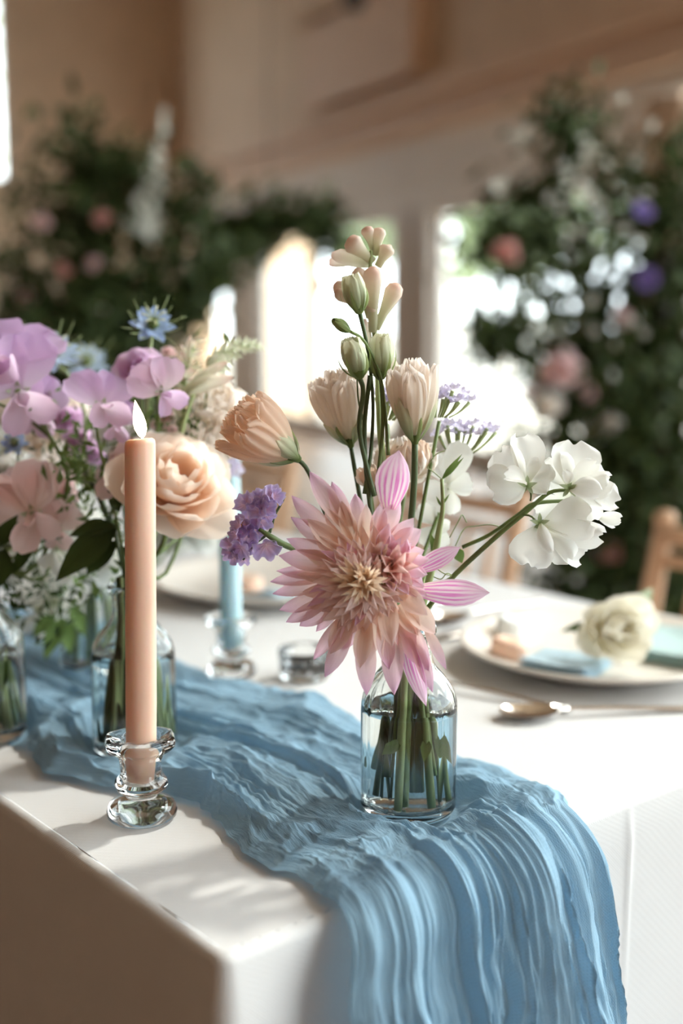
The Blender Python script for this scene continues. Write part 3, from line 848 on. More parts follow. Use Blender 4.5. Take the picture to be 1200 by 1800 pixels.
# every stem has its own place in the neck of its bottle and fans out below it
SLOTS = {}
def slot(c, toward, N=30, R=.0108):
    free = SLOTS.setdefault(round(float(c[0]), 4), [np.array([R * math.sqrt((i + .5) / N) * math.cos(i * 2.39996), R * math.sqrt((i + .5) / N) * math.sin(i * 2.39996)]) for i in range(N)])
    w = np.asarray(toward, float)[:2]
    w = unit(w) * R * min(1, np.linalg.norm(w) / .07)
    k = min(range(len(free)), key=lambda q: np.linalg.norm(free[q] - w))
    return free.pop(k)
def intobottle(top_pts, foot, c=BOT_A, bend=(0, 0)):
    """world polyline: flower-end points, through the neck of bottle c, to a foot inside"""
    top_pts = list(top_pts)
    s = slot(c, np.asarray(top_pts[-1])[:2] - np.asarray(c)[:2])
    at = lambda k, z: c + np.array([s[0] * k, s[1] * k, z])
    return top_pts + [at(1.1, .150), at(1.0, .137), at(1.0, .110), at(1.5, .06), at(2.1, .0125 + foot[2])]
# ================================================================== the dahlia
dahlia = thing('dahlia', 'huge peach and pink dahlia with pointed petals in the bottle on the runner', 'flower', BOT_A + (0, 0, .012))
mouth = BOT_A + np.array([0, 0, .135])
def c7(x, y): return 470 + x / 3.0, 780 + y / 3.0
DDA = D0 - .026                                           # the head hangs in front of the bottle neck
hub = P(*c7(560, 720), DDA - .010)
slot(BOT_A, (0, -.001, 0)); SLOTS[round(float(BOT_A[0]), 4)] = [q for q in SLOTS[round(float(BOT_A[0]), 4)] if np.linalg.norm(q - np.array([0, -.003])) > .0052]
part('stem', tube([BOT_A + (-.004, -.012, .0135), BOT_A + (-.002, -.007, .06), BOT_A + (0, -.003, .110), mouth + (0, -.004, .004), hub + (.004, .020, -.006), hub], [.0042, .0042, .004, .0036, .0034, .004], 10, 24), M_STEM, dahlia)
part('receptacle', lathe([(0, -.012), (.012, -.01), (.017, 0), (.014, .008), (0, .012)], 20, None, hub + (0, .006, 0)), M_LEAF, dahlia)
def dpetal(b, t, w, m, **kw):
    return epetal(dahlia, b, t, w, m, dd=DDA, **kw)
EXP = [  # tip x, tip y, base x, base y, width, tip depth (cm), kind, cup, tip curl
    (692, 34, 640, 345, 205, .8, 's', .9, .0), (222, 146, 400, 430, 120, 1.2, 'o', .9, 0), (462, 262, 480, 470, 110, .9, 'o', 1.2, 0), (340, 200, 440, 440, 120, 1.0, 'o', 1.0, 0),
    (128, 274, 390, 500, 120, 1.4, 'o', .9, 0), (122, 386, 400, 540, 110, .9, 'o', .8, 0), (205, 395, 430, 570, 110, .2, 'm', .8, 0), (100, 500, 400, 600, 115, .6, 'o', .8, 0),
    (60, 590, 390, 640, 125, .9, 'o', .8, .05), (45, 670, 360, 690, 85, 1.2, 'o', 1.0, 0), (14, 728, 350, 700, 95, 1.4, 'o', .9, 0), (25, 792, 350, 740, 92, 1.4, 'o', .9, 0),
    (60, 878, 350, 770, 105, 1.5, 'o', .9, 0), (97, 942, 360, 790, 95, 1.5, 'o', .9, 0), (168, 962, 380, 800, 110, 1.5, 'o', .8, 0), (255, 992, 410, 820, 75, 1.2, 'o', 1.0, 0),
    (246, 1135, 430, 880, 95, 1.0, 'o', 1.1, .06), (302, 1230, 440, 900, 118, 1.2, 'o', .9, 0), (330, 1110, 450, 880, 120, .3, 'm', .8, 0), (400, 1090, 470, 880, 110, .4, 'o', .8, 0),
    (522, 1328, 510, 950, 125, .9, 'o', .8, 0), (488, 1185, 530, 930, 115, .0, 'm', .8, 0), (640, 1190, 600, 940, 110, .2, 'o', .8, 0), (668, 1324, 660, 960, 135, .3, 'o', .9, 0),
    (838, 1384, 720, 980, 120, 1.0, 's', .8, 0), (852, 1200, 720, 920, 150, -.3, 'o', .8, 0), (870, 1312, 770, 980, 95, 1.4, 'o', .8, 0), (942, 1194, 830, 960, 62, 2.0, 'o', .5, .1),
    (886, 1003, 720, 830, 140, -.5, 'm', .9, 0), (655, 1070, 640, 820, 125, -1.6, 'm', .8, -.05), (1162, 780, 790, 770, 175, .8, 's', 1.0, .12), (1016, 545, 770, 670, 120, .7, 's', 1.0, .06),
    (842, 905, 700, 760, 130, -1.0, 'm', .8, 0), (826, 560, 680, 580, 150, -.2, 'p', 1.3, .05), (812, 450, 650, 540, 150, .0, 'p', 1.2, .05), (700, 300, 600, 500, 140, .2, 'p', 1.2, 0),
    (772, 390, 640, 540, 140, -.3, 'p', 1.2, 0), (600, 305, 560, 510, 120, .0, 'p', 1.3, 0), (520, 318, 520, 530, 110, -.1, 'm', 1.2, 0), (390, 300, 470, 520, 110, .2, 'm', 1.1, 0),
    (300, 330, 450, 540, 105, .3, 'm', .9, 0), (240, 480, 440, 610, 100, .0, 'm', .9, 0), (180, 560, 430, 650, 100, .2, 'm', .8, 0), (150, 690, 420, 700, 90, .3, 'm', .9, 0),
    (170, 790, 420, 740, 90, .4, 'm', .9, 0), (220, 870, 430, 780, 95, .3, 'm', .9, 0), (290, 930, 440, 810, 90, .2, 'm', .9, 0), (350, 990, 470, 830, 95, .2, 'm', .9, 0),
    (760, 1120, 690, 900, 130, -.4, 'o', .8, 0), (570, 1100, 570, 890, 105, -.3, 'm', .9, 0), (430, 1010, 500, 850, 95, -.2, 'm', .9, 0), (800, 1010, 690, 850, 120, -.7, 'm', .9, 0),
    (840, 800, 720, 720, 110, -.6, 'p', 1.2, 0), (845, 690, 720, 670, 110, -.4, 'p', 1.3, 0), (640, 420, 600, 560, 110, -.9, 'p', 1.4, -.1), (560, 430, 560, 580, 100, -.8, 'm', 1.4, -.1),
    (700, 500, 640, 600, 115, -1.2, 'p', 1.4, -.1), (760, 520, 660, 610, 120, -1.0, 'p', 1.4, 0),
]
for k, (tx, ty, bx, by, wd, dt, kd, cu, tc_) in enumerate(EXP):
    T2 = c7(tx, ty); B2 = c7(bx, by)
    inward = unit(P(*c7(540, 720), D0) - P(*T2, D0)) * .55
    dpetal((B2[0], B2[1], -.012), (T2[0], T2[1], min(-.012 + dt * .01, -.022) if T2[1] > 1170 and 625 < T2[0] < 815 else -.012 + dt * .01), wd / 3 * 1.03, MD[kd], roll=random.uniform(-.25, .25), lean=inward, prof='dahlia', cup=cu, bend=.05 + .04 * random.random(), tip=tc_ * .6, ruf=.02, kruf=4, ph=k)
# under-layer that closes the head behind the shorter petals
for k in range(30):
    th = k * 2 * PI / 15 + (.2 if k >= 15 else 0); rr_ = (285 if k < 15 else 215) + 20 * math.sin(k * 5.3)
    T2 = c7(520 + rr_ * math.cos(th), 715 + rr_ * math.sin(th)); B2 = c7(540 + 60 * math.cos(th), 715 + 60 * math.sin(th))
    inward = unit(P(*c7(520, 715), D0) - P(*T2, D0)) * .7
    dpetal((B2[0], B2[1], -.010), (T2[0], T2[1], -.014 if k < 15 else -.022), 40, MD['m'], roll=random.uniform(-.3, .3), lean=inward, prof='dahlia', cup=1.1, bend=.08, ruf=.03, kruf=4, ph=k)
# inner florets: a spiral of shorter, rolled petals
for i in range(92):
    rho = math.sqrt((i + 2) / 94.0)
    th = i * 2.39996 + .3
    R = 245 + 75 * max(0, -math.cos(th)) + 25 * math.sin(th) + random.uniform(-20, 20)
    tx, ty = 500 + R * rho * math.cos(th), 725 + R * .92 * rho * math.sin(th)
    bx, by = 515 + R * .16 * rho * math.cos(th), 722 + R * .16 * rho * math.sin(th)
    if tx > 640 and 570 < ty < 760: continue               # room for the rolled cluster
    kd = 'i' if rho < .62 else 'm'
    if rho > .85 and random.random() < .35: kd = 'o'
    T2 = c7(tx, ty); B2 = c7(bx, by)
    dep = -.034 * (1 - rho ** 2) - .012
    inward = unit(P(*c7(500, 725), D0) - P(*T2, D0)) * (1.1 - .4 * rho)
    dpetal((B2[0], B2[1], -.008 + .004 * rho), (T2[0], T2[1], dep - .004), (64 + 56 * rho) / 3, MD[kd], roll=random.uniform(-.5, .5), lean=inward, prof='dahlia', cup=1.2 + .6 * random.random(), bend=.10 + .07 * random.random(), tip=.08 * random.uniform(-1, 1), ruf=.03, kruf=3, ph=i)
# rolled cluster right of the eye
for i in range(22):
    rho = math.sqrt((i + .6) / 22.0); th = i * 2.39996 + .5
    R = 165
    tx, ty = 685 + R * rho * math.cos(th), 650 + R * .95 * rho * math.sin(th)
    bx, by = 640 + R * .22 * rho * math.cos(th), 665 + R * .2 * rho * math.sin(th)
    T2 = c7(tx, ty); B2 = c7(bx, by)
    inward = unit(P(*c7(685, 650), D0) - P(*T2, D0)) * 1.3
    dpetal((B2[0], B2[1], -.008), (T2[0], T2[1], -.042 + .020 * rho), (96 + 44 * rho) / 3, MD['r' if rho < .7 else 'p'], roll=random.uniform(-.35, .35), lean=inward, prof='tongue', cup=2.0 - .6 * rho, bend=.10, tip=-.14, ruf=.05, kruf=3, ph=i, nu=8)
for k in range(14):                                        # fill between the spiral and the cluster
    a = -1.4 + k * .24
    T2 = c7(600 + 95 * math.cos(a) * (1 if k % 2 else .6), 700 + 190 * math.sin(a)); B2 = c7(560, 710 + 40 * math.sin(a))
    dpetal((B2[0], B2[1], -.006), (T2[0], T2[1], -.026), 90 / 3, MD['i' if k % 3 else 'm'], roll=random.uniform(-.5, .5), lean=(-.4, 0, 0), prof='dahlia', cup=1.3, bend=.08, ruf=.03, kruf=3, ph=k)

# ================================================================== lisianthus
def lisianthus_kit(name, H=.052, R=.021, m=M_CREAM, green=.0, seed=1, open_=1.0):
    r = random.Random(seed)
    subs = []
    for ring, (n, rt, hh, w) in enumerate(((3, .30, 1.0, .9), (4, .62, .99, 1.25), (5, .98, .94, 1.35))):
        for i in range(n):
            th = 2 * PI * i / n + ring * .6 + r.uniform(-.15, .15)
            e = np.array([math.cos(th), math.sin(th), 0])
            rt2 = rt * R * open_
            T = e * rt2 + (0, 0, H * hh * r.uniform(.94, 1.05)); B = e * .0035 + (0, 0, .004)
            subs.append(('petal', petal(B, T, -e, R * w * 1.35, 'fan', cup=1.1, bend=-.11 - .02 * ring, tip=-.01 - .06 * ring, ruf=.11, kruf=13, ph=r.uniform(0, 6), nu=30, nv=14), m))
    for i in range(3):
        th = 2 * PI * i / 3 + .4
        e = np.array([math.cos(th), math.sin(th), 0])
        hh = H * (.34 + .42 * green) * r.uniform(.85, 1.15)
        subs.append(('outer_petal', petal(e * .003, e * R * (.8 + .25 * green) + (0, 0, hh), -e, R * (.9 + .5 * green), 'fan', cup=1.1, bend=-.14, tip=-.12, ruf=.09, kruf=9, ph=i, nu=12, nv=8), M_GBUD))
    for i in range(5):
        th = 2 * PI * i / 5 + .2
        e = np.array([math.cos(th), math.sin(th), 0])
        subs.append(('sepal', petal(e * .003, e * R * .78 + (0, 0, H * .42), -e, R * .26, 'lance', cup=.5, bend=-.12, tip=-.06, nu=3, nv=7), M_SEPAL))
    core = lathe([(0, -.003), (.0022, -.002), (.0036, .002), (.005, .007), (.004, .013), (0, .018)], 12)
    return Kit(name, core, M_SEPAL, subs)
K_LIS1 = lisianthus_kit('bloom', .056, .0170, M_CREAM, .08, 1)
K_LIS2 = lisianthus_kit('bloom', .056, .0145, M_CREAM, .55, 2, .85)
K_LIS3 = lisianthus_kit('bloom', .050, .0165, M_PEACHP, .25, 3, 1.05)
def axis_kit(kit, parent, base, top, ref, spin=0.0, dd=None):
    dd = D0 if dd is None else dd
    b = P(base[0], base[1], dd + base[2]); t = P(top[0], top[1], dd + top[2])
    s = np.linalg.norm(t - b) / ref
    return kit.place(parent, basis(b, t - b, TOCAM, s), spin=spin)
def lis(label, kit, base, top, mid, foot, ref, spin=0.0, rad=.0017, bend=(0, 0), m=M_STEMD):
    t = thing('lisianthus', label, 'flower', BOT_A + np.array([foot[0], foot[1], .0125 + foot[2]]), 'lisianthus stems in the dahlia bottle')
    axis_kit(kit, t, base, top, ref, spin)
    pts = [P(base[0], base[1], D0 + base[2])] + [P(x, y, D0 + d) for x, y, d in mid]
    part('stem', tube(intobottle(pts, foot, bend=bend), [rad * .9, rad, rad, rad * 1.2, rad * 1.2], 8, 30), m, t)
    return t
lis('peach lisianthus bloom leaning sideways above the purple statice', K_LIS3, (522, 806, .015), (412, 728, .0), [(545, 835, .016), (600, 960, .012)], (-.012, .004, .004), .050, 1.3, bend=(-1, .3))
lis('cream lisianthus bloom with ruffled rim on the middle stem', K_LIS1, (616, 782, .044), (587, 655, .040), [(628, 850, .040), (655, 980, .030)], (-.006, .008, .03), .056, 2.0, bend=(-.6, .8))
lis('cream lisianthus bloom in a cup of green outer petals on the straight stem', K_LIS2, (729, 776, .012), (722, 640, .008), [(727, 860, .014), (716, 1000, .014)], (.012, .006, .006), .056, .5, .0024, bend=(.4, .6))
# bud spray: several buds on one branching stem
sp = thing('lisianthus_spray', 'branching lisianthus stem carrying green buds above the cream blooms', 'flower', BOT_A + np.array([.004, .01, .014]))
fork = (648, 870, .016)
part('stem', tube(intobottle([P(650, 660, D0 + .016), P(640, 760, D0 + .016), P(*fork[:2], D0 + fork[2]), P(668, 1000, D0 + .014)], (.004, .01, .002), bend=(.2, .9)), [.0016, .0017, .0018, .002, .002], 8, 30), M_STEMD, sp)
estem(sp, [(657, 872, .014), (632, 760, .012), (638, 690, .01), (632, 664, .008)], [.0017, .0017, .0016, .0018], M_STEMD)
estem(sp, [(640, 868, .016), (652, 790, .018), (655, 700, .018), (645, 610, .016), (632, 549, .012)], [.0014, .0013, .0012, .0012, .0016], M_STEMD)
estem(sp, [(682, 800, .02), (678, 740, .02), (668, 660, .016), (640, 600, .01), (614, 582, .006)], [.0014, .0012, .001, .001, .0012], M_STEM)
estem(sp, [(660, 870, .02), (672, 760, .02), (670, 680, .02), (668, 664, .022)], [.0014, .0013, .0013, .0015], M_STEM)
estem(sp, [(640, 745, .018), (630, 705, .016), (627, 660, .012)], [.0008, .0006, .0005], M_STEM, 'tendril')
def bud_kit(name, H, R, m, seed, n=5, openness=.6):
    r = random.Random(seed); subs = []
    for i in range(n):
        th = 2 * PI * i / n + r.uniform(-.2, .2); e = np.array([math.cos(th), math.sin(th), 0])
        subs.append(('petal', petal(e * .002, e * R * openness + (0, 0, H * r.uniform(.9, 1.08)), -e, R * 1.7, 'fan', cup=1.2, bend=-.17, tip=-.02, ruf=.05, kruf=7, ph=i, nu=9, nv=8), m))
    for i in range(5):
        th = 2 * PI * i / 5; e = np.array([math.cos(th), math.sin(th), 0])
        subs.append(('sepal', petal(e * .003, e * R * .95 + (0, 0, H * .72), -e, R * .34, 'lance', cup=.5, bend=-.2, tip=-.05, nu=3, nv=7), M_SEPAL))
    return Kit(name, lathe([(0, -.002), (R * .3, 0), (R * .55, H * .2), (R * .5, H * .55), (0, H * .85)], 12), m, subs)
K_BUD1 = bud_kit('bud', .034, .012, M_GBUD, 5)
K_BUD2 = bud_kit('bud', .030, .012, M_GBUD, 6, 5, .5)
K_BUD3 = bud_kit('bud', .020, .006, M_SEPAL, 7, 4, .3)
axis_kit(K_BUD1, sp, (632, 550, .012), (616, 486, .008), .034)
axis_kit(K_BUD3, sp, (614, 582, .006), (584, 562, .0), .020)
axis_kit(K_BUD2, sp, (632, 664, .008), (616, 598, .002), .030, 1.0)
axis_kit(K_BUD1, sp, (668, 666, .022), (668, 592, .02), .034, 2.2)

# ================================================================== tuberose spike above
M_TUB = petal_mat('tuberose_bud', [(0, S(196, 200, 150)), (.5, S(226, 222, 190)), (.85, S(238, 216, 196)), (1, S(226, 178, 156))], 0.4, veins=.05)
tb = thing('tuberose', 'cream tuberose spike of plump closed buds rising highest from the dahlia bottle', 'flower', BOT_A + np.array([.006, .014, .02]))
DT = .045
part('stem', tube(intobottle([P(652, 440, D0 + DT), P(650, 520, D0 + DT), P(662, 620, D0 + DT), P(668, 760, D0 + DT - .01), P(690, 950, D0 + .03)], (.006, .014, .0), bend=(.5, .9)), [.0012, .002, .0024, .0024, .0024, .0024], 8, 32), M_STEMP, tb)
def tubud(b, t, r):
    B = P(b[0], b[1], D0 + DT + b[2]); T = P(t[0], t[1], D0 + DT + t[2])
    k = basis(B, T - B, TOCAM)
    Ln = np.linalg.norm(T - B); r = r * PXM
    g = lathe([(0, 0), (r * .45, .02 * Ln), (r * .5, .35 * Ln), (r * .75, .6 * Ln), (r, .8 * Ln), (r * .8, .93 * Ln), (r * .3, .99 * Ln), (0, Ln)], 14, lambda rr, z, th, i: rr * (1 + .08 * math.cos(3 * th)))
    v, f = xf(g, k)
    uv = np.stack([np.zeros(len(v)), g[0][:, 2] / Ln], 1)
    part('bud', (v, f, uv), M_TUB, tb)
for b, t, r in (((656, 585, 0), (655, 468, -.012), 15), ((660, 580, 0), (700, 498, -.004), 14), ((650, 560, .004), (628, 470, .0), 12), ((655, 520, .006), (585, 503, .01), 12), ((650, 545, .004), (588, 512, .004), 10),
                ((664, 470, 0), (685, 432, 0), 12), ((655, 460, .004), (612, 420, -.006), 15), ((660, 450, .004), (668, 400, .004), 11), ((656, 440, .006), (644, 398, .002), 10), ((660, 440, .01), (690, 440, .012), 9),
                ((650, 560, .002), (655, 535, -.006), 10)):
    tubud(b, t, r * 1.22)
for b, t, wd in (((655, 470, .008), (582, 448, .0), 34), ((640, 460, .006), (578, 462, .008), 26), ((662, 600, .01), (700, 660, .012), 24), ((655, 640, .004), (640, 560, .004), 18)):
    epetal(tb, (b[0], b[1], DT + b[2]), (t[0], t[1], DT + t[2]), wd, M_TUB, name='bract', prof='fan', cup=.9, bend=.1, ruf=.06, kruf=6)

# ================================================================== purple statice at the left of the dahlia
def floret_g(R, seed, lobes=5, dep=.5):
    r = random.Random(seed); ph = r.uniform(0, 6)
    V, UV, Fc = [], [], []
    na, nr = 30, 5
    for i in range(nr):
        q = (i + .15) / (nr - .85)
        for j in range(na):
            a = 2 * PI * j / na
            rr = R * q * (1 + .14 * q * math.cos(lobes * a + ph) + .05 * q * q * math.sin(17 * a))
            z = R * dep * q ** 1.6 + R * .20 * q * q * math.sin(7 * a + ph * 2) + R * .09 * q ** 3 * math.sin(15 * a)
            V.append((rr * math.cos(a), rr * math.sin(a), z)); UV.append((j / na, q))
    for i in range(nr - 1):
        for j in range(na):
            k = (j + 1) % na; Fc.append((i * na + j, i * na + k, (i + 1) * na + k, (i + 1) * na + j))
    return np.array(V), Fc, np.array(UV)
st = thing('statice', 'purple crinkled statice head beside the left edge of the dahlia', 'flower', BOT_A + np.array([-.008, -.004, .03]))
estem(st, [(455, 930, .0), (478, 945, .0), (510, 962, .012), (580, 985, .02), (640, 1060, .02)], [.0012, .0022, .0024, .0024, .0024])
part('lower_stem', tube(intobottle([P(640, 1060, D0 + .02)], (-.008, -.004, .02), bend=(-.4, .2)), .0022, 8, 14), M_STEM, st)
def c8(x, y): return 370 + x / 8.0, 840 + y / 8.0
for k, (x, y, R, fx, fy) in enumerate(((440, 330, 150, -.6, .5), (600, 290, 150, -.2, .7), (740, 230, 150, 0, .8), (900, 210, 150, .6, .6), (960, 250, 120, .9, .3), (650, 430, 160, -.2, .3), (790, 400, 150, .3, .3), (820, 500, 120, .5, .1),
                                       (560, 600, 190, -.4, .3), (720, 600, 160, .2, .1), (420, 700, 170, -.7, .1), (340, 640, 120, -.8, .5), (290, 800, 110, -.9, .1), (500, 820, 180, -.2, -.2), (640, 760, 120, .1, -.1),
                                       (230, 980, 150, -.8, -.3), (330, 900, 140, -.5, -.1), (400, 1030, 150, -.3, -.5), (280, 1120, 140, -.5, -.7), (440, 1180, 110, -.1, -.9), (790, 1000, 200, .2, -.8), (560, 1000, 120, 0, -.6))):
    px, py = c8(x, y)
    o = P(px, py, D0 - .004 + random.uniform(-.006, .008))
    z = unit(TOCAM * .75 + _R * fx + _U * fy)
    g = xf(floret_g(R / 8 * PXM * 1.05, k), basis(o - z * .004, z, (0, 0, 1)))
    f = part('floret', g, M_PURP, st)
    if k in (8, 10, 16): part('stamen', lathe([(0, 0), (.0012, .001), (.0016, .004), (.001, .006), (0, .007)], 8, None, o), M_STAMEN, f)
for a, b in (((870, 560), (1020, 290)), ((830, 770), (890, 520)), ((600, 930), (820, 770)), ((450, 1150), (640, 900))):
    A, B = c8(*a), c8(*b)
    estem(st, [(A[0], A[1], .006), ((A[0] + B[0]) / 2 + 1, (A[1] + B[1]) / 2 + 1, .008), (B[0], B[1], .004)], [.0011, .0009, .0012], M_STEMD, 'branch', n=8)

# ================================================================== white sweet pea at the right
M_CALYX = petal_mat('sweet_pea_calyx', [(0, S(140, 158, 104)), (1, S(164, 180, 130))], 0.3)
swp = thing('sweet_pea', 'spray of white ruffled sweet pea blooms reaching out beyond the dahlia', 'flower', BOT_A + np.array([.014, -.004, .03]))
part('stem', tube(intobottle([P(1002, 861, D0 - .005), P(965, 866, D0 - .006), P(930, 895, D0 - .006), P(870, 945, D0 - .002), P(790, 1020, D0 + .006), P(735, 1090, D0 + .012)], (.014, -.004, .02), bend=(.8, -.2)), [.0011, .0015, .0018, .0019, .002, .002, .002, .002], 8, 40), M_STEM, swp)
estem(swp, [(812, 962, .02), (860, 940, .018), (910, 905, .014), (940, 885, .012), (1000, 880, .016)], [.0014, .0014, .0013, .0015, .0012], M_STEM)
estem(swp, [(932, 880, -.004), (933, 870, -.006), (930, 856, -.008)], .0007, M_STEM, 'flower_stalk', n=6)
estem(swp, [(918, 905, -.006), (932, 907, -.010), (944, 918, -.012)], .0007, M_STEM, 'flower_stalk', n=6)
SW = [  # base, tip, width, roll, cup, bend, tip, notch
    ((922, 852, -.006), (862, 868, -.012), 100, .5, .7, .10, .05), ((922, 852, -.004), (878, 790, .004), 78, -.4, .8, .06, .08), ((926, 850, -.002), (916, 764, .006), 80, .4, .8, .05, -.10),
    ((924, 852, -.010), (885, 838, -.020), 52, .8, 1.3, .10, .0), ((930, 850, .004), (958, 812, .004), 62, .2, .7, .05, .05), ((935, 856, .0), (962, 868, -.010), 45, -.4, .9, .08, .05),
    ((1000, 855, .006), (1010, 775, .010), 104, .2, .6, .08, -.08), ((1000, 856, .004), (976, 800, .008), 70, -.5, .7, .06, .05), ((1002, 856, -.002), (1050, 812, -.004), 80, .5, .7, .06, .05),
    ((1002, 858, -.006), (1072, 842, -.004), 62, .4, .9, .06, .05), ((1000, 860, -.008), (1055, 868, -.020), 54, -.3, 1.2, .12, .0), ((1004, 862, -.004), (1085, 888, -.006), 72, -.5, .6, .08, .08),
    ((1006, 866, .0), (1040, 918, -.004), 74, .3, .7, .08, .05), ((1000, 850, -.008), (992, 826, -.012), 26, .0, 1.2, .2, .0),
    ((950, 922, -.012), (930, 995, -.014), 88, .3, .7, .10, .05), ((952, 922, -.010), (1035, 915, -.004), 92, -.2, .7, .08, .06), ((952, 922, -.010), (1000, 985, -.010), 60, .1, .8, .08, .08),
    ((954, 922, -.006), (1020, 980, .0), 84, -.4, .7, .06, .08), ((950, 920, -.014), (972, 972, -.030), 38, .4, 1.4, .12, .05), ((954, 918, -.002), (1055, 940, .006), 60, .3, .8, .08, .1),
    ((1050, 905, .012), (1092, 912, .008), 36, .2, 1.3, .12, .1), ((1046, 908, .014), (1080, 925, .014), 30, -.2, 1.2, .12, .1), ((1000, 880, .014), (940, 900, .024), 50, .3, .6, .05, .05), ((1000, 880, .014), (960, 830, .024), 60, .3, .6, .05, .05),
]
for k, (b, t, wd, ro, cu, be, ti) in enumerate(SW):
    epetal(swp, b, t, wd, M_WHITE, roll=ro, prof='fan', cup=cu, bend=be, tip=ti, ruf=.085, kruf=3.8, ph=k * 1.9, nu=14, nv=12, notch=.06)
for bx, by, dd_ in ((926, 854, -.008), (1000, 858, -.008), (948, 920, -.013)):
    for k in range(5):
        a = k * 1.257 + .3
        epetal(swp, (bx, by, dd_), (bx + 19 * math.cos(a), by - 19 * math.sin(a), dd_ - .004 + .006 * (k % 2)), 9, M_CALYX, name='sepal', prof='lance', cup=.5, bend=.1, nu=3, nv=5)

# white sweet pea buds, leafy tendril stem and pale statice behind
sw2 = thing('sweet_pea_tendril', 'green sweet pea stem with forked narrow leaves beside the straight lisianthus stem', 'flower', BOT_A + np.array([.01, .012, .03]))
part('stem', tube(intobottle([P(776, 842, D0 + .03), P(778, 890, D0 + .03), P(772, 930, D0 + .03), P(762, 985, D0 + .025), P(735, 1090, D0 + .02)], (.01, .012, .02), bend=(.6, .7)), [.0012, .0018, .0028, .0026, .002, .002, .002], 8, 30), M_STEMP, sw2)
for b, t, wd in (((776, 842, .03), (812, 798, .024), 10), ((777, 843, .03), (815, 804, .03), 9), ((770, 985, .03), (755, 935, .03), 16), ((800, 962, .03), (812, 990, .03), 24), ((775, 890, .03), (790, 868, .03), 5), ((775, 890, .03), (766, 872, .03), 5)):
    epetal(sw2, b, t, wd, M_LEAF, name='leaf', prof='leaf', cup=.5, bend=.06, nu=4, nv=7)
for pts in ([(750, 822, .03), (765, 800, .03), (782, 792, .03)], [(776, 842, .03), (762, 830, .03), (750, 822, .03)], [(800, 960, .03), (815, 930, .035), (835, 925, .035), (860, 922, .03), (880, 926, .03)],
            [(790, 945, .03), (806, 915, .03), (812, 905, .032), (820, 918, .034)], [(762, 1014, .0), (775, 1018, -.004), (785, 1008, -.004), (793, 1012, -.002), (782, 1020, 0)], [(793, 1012, 0), (780, 1008, -.004), (768, 1000, -.003)]):
    estem(sw2, pts, .0004, M_STEMP, 'tendril', k=5, n=16)
sw3 = thing('sweet_pea', 'white sweet pea blooms half hidden behind the forked green leaves', 'flower', BOT_A + np.array([.006, .016, .03]))
part('stem', tube(intobottle([P(790, 850, D0 + .075), P(770, 930, D0 + .07), P(735, 1050, D0 + .04)], (.006, .016, .02), bend=(.5, .9)), .0016, 8, 24), M_STEMP, sw3)
for k, (b, t, wd) in enumerate((((785, 850, .07), (815, 778, .07), 60), ((785, 850, .07), (760, 800, .075), 60), ((785, 855, .07), (830, 855, .07), 55), ((785, 855, .07), (745, 875, .065), 60), ((790, 860, .07), (790, 905, .065), 55),
                                ((765, 920, .07), (740, 885, .07), 50), ((765, 920, .07), (785, 935, .065), 45), ((765, 925, .07), (745, 960, .065), 50), ((765, 920, .07), (775, 965, .07), 40))):
    epetal(sw3, b, t, wd, M_WHITE, roll=.3 * math.sin(k * 2.1), prof='fan', cup=.7, bend=.08, tip=.05, ruf=.06, kruf=3.4, ph=k, nu=9, nv=8)
ca = thing('carnation', 'blush ruffled carnation tucked behind the tallest striped dahlia petal', 'flower', BOT_A + np.array([-.002, .016, .03]))
part('stem', tube(intobottle([P(712, 850, D0 + .065), P(700, 950, D0 + .05)], (-.002, .016, .02), bend=(.1, 1)), .0018, 8, 20), M_STEM, ca)
for k in range(34):
    a = k * 2.4; rho = math.sqrt((k + .5) / 34)
    epetal(ca, (712 + 8 * rho * math.cos(a), 838, .06), (712 + 64 * rho * math.cos(a), 800 - 34 * (1 - rho) - 30 * rho * math.sin(a), .055 - .03 * (1 - rho)), 52, M_CREAM if k % 4 else M_PEACHP, roll=random.uniform(-.6, .6), prof='fan', cup=.8, bend=.08, ruf=.09, kruf=9, ph=k, nu=10, nv=7)
ca2 = thing('carnation', 'small peach carnation head peeping out left of the striped dahlia petal', 'flower', BOT_A + np.array([-.006, .012, .03]))
part('stem', tube(intobottle([P(650, 858, D0 + .03), P(665, 960, D0 + .03)], (-.006, .012, .02), bend=(-.3, .9)), .0014, 8, 20), M_STEM, ca2)
for k in range(14):
    a = k * 2.4; rho = math.sqrt((k + .5) / 14)
    epetal(ca2, (652, 855, .03), (652 + 26 * rho * math.cos(a) - 4, 842 - 14 - 14 * rho * math.sin(a), .028 - .012 * (1 - rho)), 26, M_PEACHP, prof='fan', cup=.8, bend=.08, ruf=.09, kruf=9, ph=k, nu=8, nv=6)
